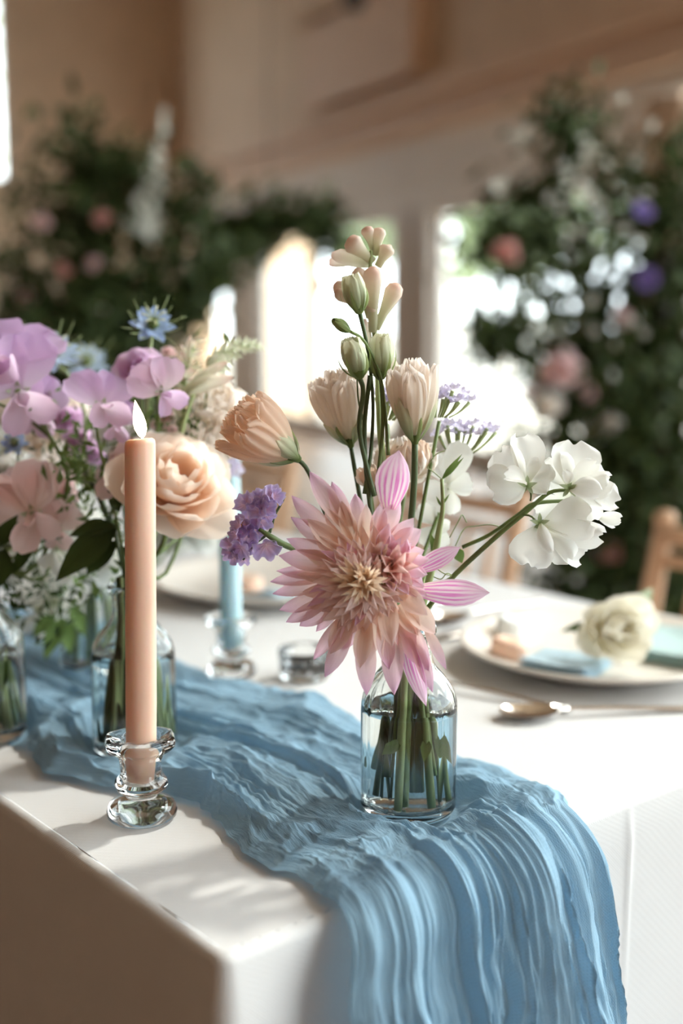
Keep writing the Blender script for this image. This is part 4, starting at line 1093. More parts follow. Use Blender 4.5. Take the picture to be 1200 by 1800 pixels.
for lab, cx, cy, rx, ry, dpt, foot in (('pale lilac statice cluster just right of the green-cupped lisianthus', 782, 700, 40, 16, .05, .002), ('pale lilac statice cluster lying lower above the forked green leaves', 820, 762, 46, 12, .075, -.004), ('pale lilac statice showing between the lisianthus stems', 690, 705, 26, 18, .07, .008)):
    t = thing('statice', lab, 'flower', BOT_A + np.array([foot, .015, .03]))
    part('stem', tube(intobottle([P(cx - 10, cy + 40, D0 + dpt), P((cx + 700) / 2, (cy + 40 + 1060) / 2, D0 + dpt - .01), P(715, 1060, D0 + .03)], (foot, .015, .02), bend=(foot * 60, .8)), .0014, 8, 24), M_STEM, t)
    for k in range(13):
        px = cx + rx * (k / 6 - 1) + random.uniform(-5, 5); py = cy + ry * random.uniform(-1, .6) - 4
        o = P(px, py, D0 + dpt + random.uniform(-.008, .008)); z = unit(TOCAM * .4 + _U + _R * random.uniform(-.6, .6))
        part('floret', xf(floret_g(15 * PXM, k + 50), basis(o, z)), M_PALEST, t)
        a0 = P(cx - 10 + .4 * (px - cx), cy + 34, D0 + dpt)
        part('branch', tube([a0, (a0 + o) / 2 + (0, 0, -.002), o - z * .001], [.0006, .0008, .0016], 6, 6), M_STEMP, t)
# loose green leaves and cut stem ends seen through the water
for k, (fx, fy, lean) in enumerate(((-.02, -.06, .010), (.05, -.05, .012), (.06, .02, .016))):
    s_ = slot(BOT_A, (fx, fy)); q = lambda m_, z: BOT_A + np.array([s_[0] * m_, s_[1] * m_, z])
    t = thing('cut_stem', 'short thick cut stem standing inside the dahlia bottle', 'stem', q(2.2, .0125), 'cut stems in the dahlia bottle')
    part('stem', tube([q(2.2, .0125), q(1.5, .06), q(1.0, .108), q(1.0, .128)], [.0028, .0027, .0022, .0022], 8, 16), M_STEMP if k == 0 else M_STEM, t)
    part('leaf', petal(q(1.5, .062), q(1.5, .062) + np.array([-.013 + .012 * k, -.006, -.010 - .006 * k]), TOCAM, .009, 'leaf', cup=.4, bend=.08, nu=4, nv=6), M_LEAF, t)
# ================================================================== flower kits for the posies and the columns
def rose_kit(name, R, m, n=28, seed=1, flatn=.55, nu=8, nv=7):
    r = random.Random(seed); subs = []
    for i in range(n):
        q = (i + 1) / n; th = i * 2.39996 + r.uniform(-.2, .2)
        e = np.array([math.cos(th), math.sin(th), 0])
        rt = R * (.10 + .90 * q ** 1.25); h = R * (.80 - flatn * q ** 1.6)
        B = e * R * .10 * q + (0, 0, -.25 * R * q); T = e * rt + (0, 0, h)
        subs.append(('petal', petal(B, T, unit(-e + np.array([0, 0, .35 * q])), R * (.5 + .75 * q), 'rose', cup=1.25 - .45 * q, bend=-.16, tip=-.10 - .20 * q, ruf=.03, kruf=4, ph=r.uniform(0, 6), nu=nu, nv=nv), m))
    core = lathe([(0, -.42 * R), (.10 * R, -.38 * R), (.17 * R, -.2 * R), (.14 * R, 0), (0, .1 * R)], 10)
    return Kit(name, core, M_SEPAL, subs)
def sweet_pea_kit(name, m, m2=None, seed=1):
    r = random.Random(seed); m2 = m2 or m; s = .036
    pt = lambda *a: np.array(a) * s
    subs = []
    for sg in (-1, 1):
        subs.append(('petal', petal(pt(0, 0, 0), pt(sg * .62, .75, -.15 + r.uniform(-.1, .1)), (sg * -.2, .0, 1), s * 1.0, 'fan', cup=.5, bend=.05, tip=-.05, ruf=.07, kruf=3.2, ph=r.uniform(0, 6), nu=9, nv=8), m))
        subs.append(('petal', petal(pt(0, 0, .05), pt(sg * .45, -.45, .45), (-sg, .3, .6), s * .62, 'fan', cup=.8, bend=.08, ruf=.06, kruf=3, ph=r.uniform(0, 6), nu=8, nv=7), m2))
    subs.append(('petal', petal(pt(0, 0, 0), pt(0, .95, -.25), (0, 0, 1), s * .9, 'fan', cup=.4, bend=.04, tip=-.08, ruf=.07, kruf=3, ph=1, nu=9, nv=8), m))
    subs.append(('petal', petal(pt(0, 0, .05), pt(0, -.15, .6), (0, 1, 0), s * .35, 'tongue', cup=1.4, bend=-.1, nu=6, nv=6), m2))
    for k in range(5):
        a = k * 1.257; subs.append(('sepal', petal(pt(0, 0, -.12), pt(.22 * math.cos(a), .22 * math.sin(a), .1), (0, 0, 1), s * .12, 'lance', nu=2, nv=4), M_CALYX))
    return Kit(name, lathe([(0, -.22 * s), (.05 * s, -.2 * s), (.09 * s, -.05 * s), (.05 * s, .05 * s), (0, .06 * s)], 8), M_CALYX, subs)
def nigella_kit(name, m, seed=1):
    r = random.Random(seed); s = .021; subs = []
    for ring in range(2):
        for k in range(6):
            a = k * PI / 3 + ring * .5; e = np.array([math.cos(a), math.sin(a), 0])
            subs.append(('petal', petal(e * s * .12, e * s * (1.0 - .2 * ring) + (0, 0, s * (.12 + .25 * ring)), (0, 0, 1), s * .5, 'dahlia', cup=.6, bend=-.05, ruf=.05, kruf=4, ph=k, nu=4, nv=6), m))
    for k in range(16):
        a = k * .3927; e = np.array([math.cos(a), math.sin(a), 0]); ln = s * r.uniform(1.0, 1.5)
        subs.append(('thread_leaf', tube([e * s * .1 - (0, 0, s * .1), e * ln * .6 + (0, 0, s * .1), e * ln + (0, 0, s * r.uniform(.2, .9))], [.0006, .0005, .0003], 4, 5), M_STEMP))
    for k in range(7):
        a = k * .9; e = np.array([math.cos(a), math.sin(a), 0])
        subs.append(('style', tube([(0, 0, s * .3), e * s * .2 + (0, 0, s * .6), e * s * .5 + (0, 0, s * .75)], .0007, 5, 5), M_GBUD))
    return Kit(name, lathe([(0, -.2 * s), (.12 * s, -.1 * s), (.24 * s, .15 * s), (.2 * s, .4 * s), (0, .5 * s)], 10), M_GBUD, subs)
K_ROSE = rose_kit('bloom', .034, M_ROSEP, 30, 3)
K_SPL = sweet_pea_kit('bloom', M_LILAC, M_LILAC2, 2)
K_SPL2 = sweet_pea_kit('bloom', M_LILAC2, M_LILAC, 5)
K_SPP = sweet_pea_kit('bloom', M_PINK, M_PINK, 3)
K_SPW = sweet_pea_kit('bloom', M_WHITE, M_WHITE, 4)
K_NIG = nigella_kit('bloom', M_BLUE, 1)
K_NIGP = nigella_kit('bloom', M_PBLUE, 2)
K_BALL = rose_kit('bloom', .021, M_LILAC2, 26, 8, .7, 6, 6)
K_WBL = rose_kit('bloom', .024, M_WHITE, 20, 9, .75, 6, 6)
K_PKB = rose_kit('bloom', .022, M_PINK, 18, 12, .6, 6, 6)
K_LISB = lisianthus_kit('bloom', .046, .021, M_CREAM, .1, 9, 1.0)

def face(fx, fy, fz=.8):
    return unit(_R * fx + _U * fy - _F * fz)
def posy(name, label, bottle_c, kit, heads, foot, mid=None, rad=.0016, m=M_STEM, cat='flower', group=None, leaves=(), flat=False):
    """a flowering stem in a bottle; heads: (px, py, depth offset, fx, fy, scale)"""
    dd = float(bottle_c[1])
    t = thing(name, label, cat, bottle_c + np.array([foot[0], foot[1], .0125 + foot[2]]), group)
    first = None
    for h in heads:
        o = P(h[0], h[1], dd + h[2]); z = face(h[3], h[4])
        kit.place(t, basis(o, z, _U, h[5]), spin=random.uniform(0, 6) if kit not in (K_SPL, K_SPL2, K_SPP, K_SPW) else random.uniform(-.5, .5))
        back = o - z * .012 * h[5]
        if first is None:
            mids = [P(x, y, dd + d) for x, y, d in (mid or [])]
            pts = intobottle([back] + mids, foot, bottle_c, bend=(foot[0] * 60, foot[1] * 60))
            part('stem', tube(pts, [rad * .8, rad, rad, rad * 1.1], 7, 26), m, t)
            sp_ = spline(pts, 26); first = sp_
        else:
            j = sp_[min(len(sp_) - 1, 4)]
            part('flower_stalk', tube([back, (back + j) / 2 + (0, 0, .004), j], [rad * .6, rad * .6, rad * .8], 6, 8), m, t)
    for (bx, by, bd, tx, ty, td, wd) in leaves:
        B = P(bx, by, dd + bd); T = P(tx, ty, dd + td)
        part('leaf', petal(B, T, unit(TOCAM + np.array([0, 0, .5])), wd * dd / FPX, 'leaf', cup=.5, bend=.06, ruf=.03, nu=6, nv=8), M_LEAFD if wd > 25 else M_LEAF, t)
    return t
# bottle behind the candle
posy('garden_rose', 'full blush garden rose right behind the lit peach candle', BOT_B, K_ROSE, [(304, 862, -.015, .36, .62, 1.5)], (.006, -.004, 0), [(285, 960, .0)], .0026)
posy('sweet_pea', 'pale pink sweet pea bloom hanging left behind the lit peach candle', BOT_B, K_SPP, [(214, 838, .01, -.6, .1, .9)], (-.004, .008, 0), [(225, 930, .0)])
posy('sweet_pea', 'lilac sweet pea bloom rising just left of the candle flame', BOT_B, K_SPL, [(180, 716, .0, .4, .2, 1.0), (205, 745, .01, .3, -.3, .6)], (-.008, -.006, 0), [(172, 770, .0), (198, 880, .0), (225, 1020, .0)])
posy('ranunculus', 'round lilac ranunculus bloom above and behind the candle flame', BOT_B, K_BALL, [(246, 652, .04, .1, .25, 1.05)], (.002, .010, 0), [(250, 800, .03)])
posy('sweet_pea', 'lilac pink sweet pea bloom just right of the round lilac ranunculus', BOT_B, K_SPL2, [(284, 690, -.012, .4, -.1, .8)], (.008, .008, 0), [(276, 760, .03)])
posy('love_in_a_mist', 'bright blue love-in-a-mist bloom standing highest above the candle', BOT_B, K_NIG, [(268, 574, .05, .2, .5, .95)], (.0, .013, 0), [(262, 640, .05), (255, 800, .05)], .0018, M_STEMP)
posy('white_phlox', 'white frilly bloom half hidden behind the candle flame', BOT_B, K_WBL, [(205, 762, .05, .0, .3, .8), (238, 768, .055, .2, .4, .7)], (-.01, .008, 0), [(215, 860, .04)])
posy('lisianthus', 'pale peach lisianthus open beside the upper part of the blue candle', BOT_B, K_LISB, [(380, 752, .072, .1, .75, .9), (372, 800, .06, .5, .5, .7)], (.012, .006, 0), [(340, 880, .04), (290, 1010, .02)])
posy('waxflower', 'tiny pink waxflower sprig above the blush garden rose', BOT_B, K_PKB, [(280, 745, .055, .1, .5, .34), (302, 760, .06, .2, .5, .34), (296, 733, .06, 0, .6, .3), (330, 668, .07, .2, .6, .25), (296, 620, .085, .1, .6, .3)], (.01, -.008, 0), [(292, 830, .065)], .001)
# white spike reaching right
M_SNAP = petal_mat('pale_spike_petal', [(0, S(190, 200, 150)), (1, S(232, 232, 206))], 0.4)
def spike(name, label, bottle_c, pts, foot, m, n=20, sz=13, group=None, dpt=.04):
    dd = float(bottle_c[1])
    t = thing(name, label, 'flower', bottle_c + np.array([foot[0], foot[1], .0125]), group)
    line = spline([P(x, y, dd + d) for x, y, d in pts], 40)
    part('stem', tube(intobottle(list(line[::-1][:34:6]) + [line[0]], foot, bottle_c), [.0012, .0018, .0022], 7, 30), M_STEMP, t)
    for k in range(n):
        q = line[int(39 - 26 * k / n)]
        tang = unit(line[39] - line[20]); a = k * 2.4
        e = unit(np.cross(tang, TOCAM)) * math.cos(a) + unit(np.cross(tang, np.cross(tang, TOCAM))) * math.sin(a)
        s = sz * dd / FPX * (.45 + .75 * k / n)
        part('floret', petal(q, q + (e + tang * .5) * s, -e, s * .8, 'rose', cup=1.3, bend=-.15, ruf=.05, nu=5, nv=6), m, t)
    return t
spike('snapdragon', 'pale greenish spike of closed buds pointing right above the posy', BOT_B, [(330, 720, .03), (365, 650, .04), (410, 612, .05), (458, 608, .055)], (.006, .012, 0), M_SNAP, 44, 27)
t = spike('white_tuberose', 'cream tuberose buds curving up behind the blush garden rose', BOT_B, [(318, 760, .04), (322, 700, .045), (330, 640, .05), (345, 600, .055)], (.012, .002, 0), M_TUB, 14, 34)
dB = float(BOT_B[1])
for b, tt, wd in (((325, 690, .035), (410, 664, .02), 42), ((325, 690, .035), (400, 636, .03), 32), ((318, 740, .045), (306, 700, .04), 20), ((330, 650, .05), (335, 590, .05), 18)):
    epetal(t, b, tt, wd, M_TUB, name='bud', prof='tongue', cup=1.5, bend=.1, dd=dB)
t = posy('statice', 'pale lilac statice tucked between the blush rose and the blue candle', BOT_B, K_PKB, [(400, 826, .105, .3, .2, .35)], (.014, .004, 0), [(360, 900, .07)], .0012)
for k in range(14):
    o = P(402 + 18 * math.sin(k * 2.1), 770 + 62 * (k / 13 - .5) * 2 + random.uniform(-8, 8), dB + .105 + random.uniform(-.01, .01))
    part('floret', xf(floret_g(.0065, k + 90), basis(o, face(random.uniform(-.6, .8), .4))), M_PALEST, t)
# leafy sprigs of the same bottle
def sprig(name, label, bottle_c, pts, leaves, foot, m=M_LEAFD, rad=.0014, group=None, sm=M_STEMD):
    dd = float(bottle_c[1])
    t = thing(name, label, 'foliage', bottle_c + np.array([foot[0], foot[1], .0125]), group)
    part('stem', tube(intobottle([P(x, y, dd + d) for x, y, d in pts], foot, bottle_c, bend=(foot[0] * 60, foot[1] * 60)), [rad * .6, rad, rad, rad], 7, 24), sm, t)
    for (bx, by, bd, tx, ty, td, wd) in leaves:
        part('leaf', petal(P(bx, by, dd + bd), P(tx, ty, dd + td), unit(TOCAM + np.array([.2, 0, .6])), wd * dd / FPX, 'leaf', cup=.5, bend=.07, tip=-.05, ruf=.02, nu=6, nv=8), m, t)
    return t
sprig('leafy_sprig', 'broad dark green leaves spreading left beside the lit candle', BOT_B, [(200, 920, -.01), (215, 1000, .0)],
      [(205, 930, -.01, 96, 1020, -.03, 62), (205, 925, -.01, 120, 940, -.01, 40), (208, 950, 0, 150, 1010, .0, 44), (210, 900, 0, 190, 860, .0, 26), (215, 960, -.01, 266, 1030, -.055, 22)], (-.012, .0, 0))
def filler(name, label, bottle_c, spots, foot, n=70, m=M_LEAF, size=.012, cat='foliage'):
    """feathery greenery: fine leaves on thin branches"""
    dd = float(bottle_c[1]); rng = np.random.default_rng(abs(hash(label)) % 1000 if False else len(label) * 7)
    t = thing(name, label, cat, bottle_c + np.array([foot[0], foot[1], .0125]))
    top = [P(x, y, dd + d) for x, y, d in spots]
    part('stem', tube(intobottle(top[:1] + [(top[0] + bottle_c + (0, 0, .137)) / 2 + (0, .004, .01)], foot, bottle_c, bend=(foot[0] * 60, foot[1] * 60)), .0014, 6, 18), M_STEMD, t)
    base = (top[0] * .45 + (bottle_c + np.array([0, 0, .15])) * .55)
    for i, q in enumerate(top):
        part('branch', tube([base, (base + q) / 2 + (0, 0, .006), q], [.0013, .001, .0005], 5, 8), M_STEMD, t)
        pts = q + rng.normal(size=(n, 3)) * np.array([.016, .014, .020])
        lf = part('fine_leaves', leaf_mass(pts, size, rng, .35), m, t); lf['kind'] = 'stuff'
    return t
filler('fern_filler', 'feathery green filler between the lilac blooms left of the candle', BOT_B, [(150, 830, .02), (185, 900, .02), (120, 780, .03), (210, 830, .04), (160, 970, .03)], (-.006, .01, 0), 60)
filler('fern_filler', 'soft green filler behind the blush rose and snapdragon', BOT_B, [(330, 760, .06), (260, 740, .06), (345, 700, .06), (300, 800, .06)], (.008, .012, 0), 46)

# bottle at the table edge
posy('sweet_pea', 'large lilac sweet pea blooms at the left end of the posies', BOT_C, K_SPL, [(32, 690, -.02, .3, -.2, 1.35), (18, 640, -.01, -.1, .3, 1.3), (-40, 700, -.01, -.3, 0, 1.2), (60, 720, .0, .6, -.4, .9)], (.006, .0, 0), [(70, 740, -.01), (120, 850, .0), (60, 1000, .0)], .002)
posy('love_in_a_mist', 'pale blue love-in-a-mist with green threads beside the lilac sweet pea', BOT_C, K_NIGP, [(95, 622, .05, .3, .5, 1.05)], (.010, .004, 0), [(120, 660, .05), (150, 740, .04), (120, 880, .03)], .0017, M_STEMP)
posy('love_in_a_mist', 'deep blue love-in-a-mist bud low under the lilac sweet pea', BOT_C, K_NIG, [(26, 780, .0, .0, .4, .6)], (.0, .010, 0), [(30, 850, .045)], .0014)
posy('sweet_pea', 'blush pink sweet pea facing down over the dark leaves', BOT_C, K_SPP, [(58, 905, -.02, .0, -.1, 1.25), (100, 930, -.01, .5, -.3, .7)], (.012, -.006, 0), [(40, 990, -.01)], .0018)
posy('pink_tulip', 'closed rose pink bloom above the blush sweet pea', BOT_C, K_PKB, [(98, 862, .02, .2, .5, 1.0)], (.014, .004, 0), [(80, 960, .01)], .0018)
posy('white_rose', 'creamy white frilly bloom at the far left of the posies', BOT_C, K_WBL, [(20, 840, .055, -.1, .3, 1.1), (-30, 880, .05, -.3, .1, 1.2)], (-.006, .006, 0), [(10, 960, .03)])
posy('sweet_pea', 'white sweet pea bloom hanging low beside the dark leaves', BOT_C, K_SPW, [(98, 968, .0, .4, -.2, .8)], (.010, .010, 0), [(70, 1020, .0)])
posy('phlox', 'magenta eyed lilac phlox showing between the posies', BOT_C, K_BALL, [(140, 775, .045, .2, .2, .7), (120, 738, .06, .0, .4, .7), (165, 800, .055, .4, .1, .5)], (.004, .013, 0), [(120, 880, .05)])
posy('scabious', 'peach beige scabious head among the posies at the left', BOT_C, K_LISB, [(66, 826, .125, .2, .5, .9), (105, 764, .135, .3, .6, .9)], (-.002, .012, 0), [(60, 930, .04)])
sprig('leafy_sprig', 'dark branch with green leaves crossing the left end of the posies', BOT_C, [(110, 945, -.02), (30, 958, -.03), (-60, 968, -.02)],
      [(0, 960, -.03, 30, 905, -.03, 34), (-10, 962, -.03, -60, 900, -.03, 44), (10, 965, -.03, -10, 1040, -.04, 52), (60, 955, -.02, 20, 1010, -.02, 30), (5, 990, -.02, -50, 1060, -.02, 60)], (-.010, -.004, 0))
filler('fern_filler', 'dark feathery greenery below the lilac sweet pea', BOT_C, [(80, 830, .03), (20, 930, .03), (60, 1010, .03), (10, 1060, .02), (90, 1050, .03)], (.002, .008, 0), 60, M_LEAFD)
# bottle farther along the runner
posy('white_sweet_pea', 'white sweet pea hanging low between the bottles', BOT_D, K_SPW, [(95, 1062, -.06, -.1, -.5, 1.2), (70, 1075, -.05, -.4, -.4, 1.0)], (-.006, -.006, 0), [(130, 1030, -.04)])
posy('stock', 'pale blush stock bloom behind the dark leaves', BOT_D, K_WBL, [(186, 985, -.075, .2, .2, 1.2), (150, 925, -.055, .0, .4, 1.0)], (.006, .004, 0), [(180, 905, -.03)])
posy('sea_holly', 'pale aqua blue bloom behind the pale love-in-a-mist', BOT_D, K_NIGP, [(152, 640, .08, .2, .5, 1.2)], (-.004, .01, 0), [(160, 780, .08), (160, 950, .04)])
posy('white_rose', 'soft white bloom glowing behind the blush garden rose', BOT_D, K_WBL, [(330, 900, .05, .1, .3, 1.2), (300, 940, .06, .1, .2, 1.2), (355, 935, .04, .3, 0, 1.0)], (.010, .0, 0), [(260, 1000, .03)])
posy('white_rose', 'creamy blooms filling the gap left of the dark leaves', BOT_D, K_WBL, [(40, 990, .08, .0, .3, 1.4), (110, 880, .1, .0, .3, 1.3), (20, 800, .1, 0, .2, 1.5)], (-.01, .004, 0), [(130, 1000, .06)])
sprig('leafy_sprig', 'green leaves drooping over the runner between the bottles', BOT_D, [(110, 1080, -.08), (140, 1040, -.05)],
      [(110, 1085, -.08, 78, 1160, -.10, 34), (110, 1085, -.08, 125, 1150, -.09, 32), (100, 1080, -.08, 55, 1120, -.09, 30), (125, 1060, -.06, 150, 1120, -.07, 26)], (-.01, -.01, 0), M_LEAF)
# many green stems crowding bottle B, a few in C and D
for c, n, who in ((BOT_B, 12, 'bottle behind the lit candle'), (BOT_C, 3, 'bottle at the table edge'), (BOT_D, 6, 'bottle farthest along the runner')):
    for k in range(n):
        a = k * 2.4 + .5
        s_ = slot(c, ((1 if k % 2 else -1) * .06, .02 * math.sin(a))); q = lambda m_, z: c + np.array([s_[0] * m_, s_[1] * m_, z])
        t = thing('cut_stem', f'green cut stem standing in the {who}', 'stem', q(2.2, .0125), f'cut stems in the {who}')
        part('stem', tube([q(2.2, .0125), q(1.6, .05), q(1.0, .108), q(1.0, .120), q(1.05, .146)], [.0022, .0021, .0016, .0015, .0015], 7, 14), (M_STEM, M_STEMP, M_STEMD)[k % 3], t)

# ================================================================== place settings
M_CHINA = mat('ivory_stoneware', S(236, 228, 218), 0.22, var=0.03, scale=20)
M_NAPB = fabric_mat('blue_linen', S(184, 208, 220), 900, bump=.5)
M_NAPT = fabric_mat('teal_linen', S(188, 214, 213), 900, bump=.5)
M_STEEL = mat('polished_steel', (.72, .66, .60), 0.16, 1.0, var=.05)
M_FAV = mat('peach_soap', S(240, 204, 180), 0.5, var=.04, sss=.2)
def plate(c, label, R=.142):
    z0 = TZ + .001
    t = thing('dinner_plate', label, 'plate', (c[0], c[1], z0), 'dinner plates along the window side')
    pr = [(0, .003), (R * .55, .003), (R * .58, 0), (R * .62, 0), (R * .66, .004), (R * .9, .015), (R * .985, .0205), (R, .0225), (R * .99, .0245), (R * .95, .0225), (R * .86, .0165), (R * .68, .0095), (R * .6, .008), (0, .0075)]
    part('plate_body', lathe(pr, 72, None, (c[0], c[1], z0)), M_CHINA, t)
PLATE_R = .142
def plate_z(r):                                           # height of the plate's upper face above the table
    return .001 + np.interp(r, np.array([0, .6, .68, .86, .95, .99, 1.06, 1.4]) * PLATE_R, [.0076, .0081, .0096, .0166, .0226, .0247, .0247, .020])
def folded(c, su, sv, hz, n, m, label, pc, name='napkin', rot=0.0, group=None):
    """a stack of soft folds that follows the plate pc it lies on"""
    t = thing(name, label, 'napkin', c, group)
    a = ang + rot; G = 14
    for k in range(n):
        V, UV, Fc = [], [], []
        for top in (0, 1):
            for i in range(G + 1):
                for j in range(G + 1):
                    x, y = (i / G - .5) * su * (1 - .02 * k), (j / G - .5) * sv * (1 - .03 * k)
                    rim = min(i, j, G - i, G - j) == 0
                    wx, wy = c[0] + x * math.cos(a) - y * math.sin(a), c[1] + x * math.sin(a) + y * math.cos(a)
                    z = TZ + plate_z(math.hypot(wx - pc[0], wy - pc[1])) + hz * (k + (.5 if rim else .06 + .88 * top)) + .0004 * math.sin(x * 90 + k)
                    V.append((wx, wy, z)); UV.append((x, y))
        N1 = (G + 1) ** 2
        for top in (0, 1):
            for i in range(G):
                for j in range(G):
                    q = top * N1 + i * (G + 1) + j; f = (q, q + G + 1, q + G + 2, q + 1)
                    Fc.append(f if top else f[::-1])
        part('fold', (np.array(V), Fc, np.array(UV)), m, t)
    return t
def cutlery(kind, label, head, u_len, zc=TZ + .0035, rot=0.0, ln=.19):
    """head end at a table point, handle running along the short table axis"""
    zc = TZ + {'spoon': .0022, 'fork': .0027, 'knife': .0013}[kind]
    h = np.array([head[0], head[1], zc]); d = np.array([math.cos(ang + rot), math.sin(ang + rot), 0]); s = np.array([-d[1], d[0], 0])
    t = thing(kind, label, kind, h + d * ln * .5 + (0, 0, -.003), 'steel cutlery by the plates')
    def strip(secs, m=M_STEEL):                          # (along, half width, lift, thickness)
        V, Fc = [], []
        for x, w, z, th in secs:
            for sx, tz in ((-1, 0), (-.5, 1), (.5, 1), (1, 0), (0, -.6)): V.append(h + d * x + s * w * sx + (0, 0, z + th * tz))
        n = len(secs)
        for i in range(n - 1):
            for j in range(5):
                k = (j + 1) % 5; Fc.append((i * 5 + j, i * 5 + k, (i + 1) * 5 + k, (i + 1) * 5 + j))
        Fc += [(0, 1, 2, 3, 4), tuple((n - 1) * 5 + i for i in (4, 3, 2, 1, 0))]
        return np.array(V), Fc
    part('handle', strip([(.055, .0035, .004, .0016), (.07, .003, .005, .0018), (.11, .0036, .004, .0018), (.16, .0062, .001, .0016), (.185, .0075, .0005, .0014), (ln, .005, .0005, .0012)]), M_STEEL, t)
    if kind == 'spoon':
        V, Fc = [], []
        for i in range(9):
            for j in range(20):
                a = 2 * PI * j / 20; q = (i + .02) / 8
                V.append(h + d * (.03 + .029 * q * math.cos(a)) + s * .0195 * q * math.sin(a) * (1 - .12 * math.cos(a)) + (0, 0, -.002 + .0075 * q * q))
        for i in range(8):
            for j in range(20): k = (j + 1) % 20; Fc.append((i * 20 + j, i * 20 + k, (i + 1) * 20 + k, (i + 1) * 20 + j))
        part('bowl', (np.array(V), Fc), M_STEEL, t)
    elif kind == 'fork':
        part('neck', strip([(.028, .010, .0005, .0012), (.036, .012, .0, .0012), (.046, .008, .002, .0014), (.058, .0034, .004, .0016)]), M_STEEL, t)
        for k in range(4):
            o = (k - 1.5) * .0062
            part('tine', tube([h + d * .034 + s * o + (0, 0, .0005), h + d * .015 + s * o + (0, 0, -.001), h + s * o * .92 + (0, 0, .004)], [.0018, .0016, .0008], 6, 6), M_STEEL, t)
    else:
        part('blade', strip([(-.02, .001, .002, .0006), (-.01, .008, .002, .0009), (.02, .0105, .0025, .001), (.05, .0085, .003, .0012), (.06, .004, .004, .0016)]), M_STEEL, t)
PL1 = PZ(1050, 1165, TZ); PL2 = PZ(462, 1042, TZ)
plate(PL1, 'ivory dinner plate carrying the ivory rose on blue napkins')
plate(PL2, 'ivory dinner plate behind the blue candle farther along the table')
zp = TZ + .0095
folded(PZ(992, 1176, zp), .075, .075, .004, 3, M_NAPB, 'folded dusty blue napkin under the ivory rose on the near plate', PL1, rot=.35)
folded(PZ(1190, 1150, zp), .10, .12, .005, 3, M_NAPT, 'folded teal napkin beside the ivory rose on the near plate', PL1, rot=.2)
K_IV = rose_kit('calyx', .036, M_ROSEW, 26, 21, .35)
ro = PZ(1086, 1190, zp) + np.array([0, 0, .036])
ro_M = lambda q: basis(q + _F * .022, face(.35, .16, 1.0), _U, 1.0) @ Matrix.Diagonal((1.2, .92, 1.1, 1))
low = min(((ro_M(ro) @ v.co).z for n_, me_ in K_IV.subs for v in me_.vertices))
ro = ro + np.array([0, 0, TZ + .001 + .0085 + .0095 - low])       # lowest petals press lightly into the napkins
t = thing('ivory_rose', 'single ivory rose lying on the napkins of the near plate', 'flower', ro - (0, 0, .03))
K_IV.place(t, ro_M(ro), flat=True)
part('stem', tube([ro + _F * .035, ro + _F * .05 + (.02, .006, .004), ro + _F * .06 + (.05, .02, .006)], [.003, .0026, .0026], 8, 10), M_STEMD, t)
part('leaf', petal(ro + _F * .03 + (-.012, 0, -.004), ro + _F * .03 + (-.05, .008, -.006), (0, -.3, 1), .022, 'leaf', cup=.4, bend=.1), M_LEAFD, t)
part('leaf', petal(ro + _F * .05 + (.02, .006, .006), ro + _F * .06 + (.048, .012, .036), TOCAM, .02, 'leaf', cup=.4, bend=.1), M_CALYX, t)
def favour(q, pc, label, m, R=.018, hgt=.018):
    """a fluted soap resting on the sloping side of plate pc"""
    v, f = lathe([(0, 0), (R * .92, 0), (R, .003), (R, hgt - .004), (R * .9, hgt - .001), (R * .6, hgt), (R * .5, hgt - .0015), (0, hgt - .002)], 32, lambda r, z, th, i: r * (1 + .035 * math.cos(12 * th)) if i in (2, 3) else r)
    e = np.asarray(q)[:2] - np.asarray(pc)[:2]; r = np.linalg.norm(e); e = e / r
    z0, z1 = plate_z(max(r - R, 0)), plate_z(r + R)
    up = unit(np.array([-e[0] * (z1 - z0), -e[1] * (z1 - z0), 2 * R]))
    o = np.array([q[0], q[1], TZ + max((z0 + z1) / 2, plate_z(r)) + .0002])
    solo('soap_favour', (np.array(xf((v, f), basis(o, up, (e[0], e[1], 0)))[0]), f), m, label, 'favour', 'soap favours on the plates')
favour(PZ(890, 1158, zp), PL1, 'fluted peach soap favour on the rim side of the near plate', M_FAV)
favour(tp(.606, .350, zp), PL1, 'fluted white soap favour at the edge of the near plate', M_RENDER, .016, .020)
folded(PZ(478, 1060, zp), .08, .065, .005, 2, M_NAPB, 'folded dusty blue napkin on the plate behind the blue candle', PL2, rot=.35)
favour(PZ(436, 1036, zp), PL2, 'fluted peach soap favour on the plate behind the blue candle', M_FAV)
cutlery('spoon', 'dessert spoon lying nearest the table end beside the near plate', PZ(872, 1266, TZ), .19, rot=-.54)
cutlery('fork', 'small fork lying between the spoon and the near plate', tp(.425, .335), .17, rot=-1.25, ln=.18)
cutlery('knife', 'table knife lying along the near plate on the side towards the farther plate', tp(.56, .416), .19, rot=.0, ln=.18)
cutlery('spoon', 'spoon lying between the near plate and the farther plate', tp(.60, .466), .19)
cutlery('fork', 'fork lying beside the farther plate behind the dahlia', tp(.56, .535), .19)

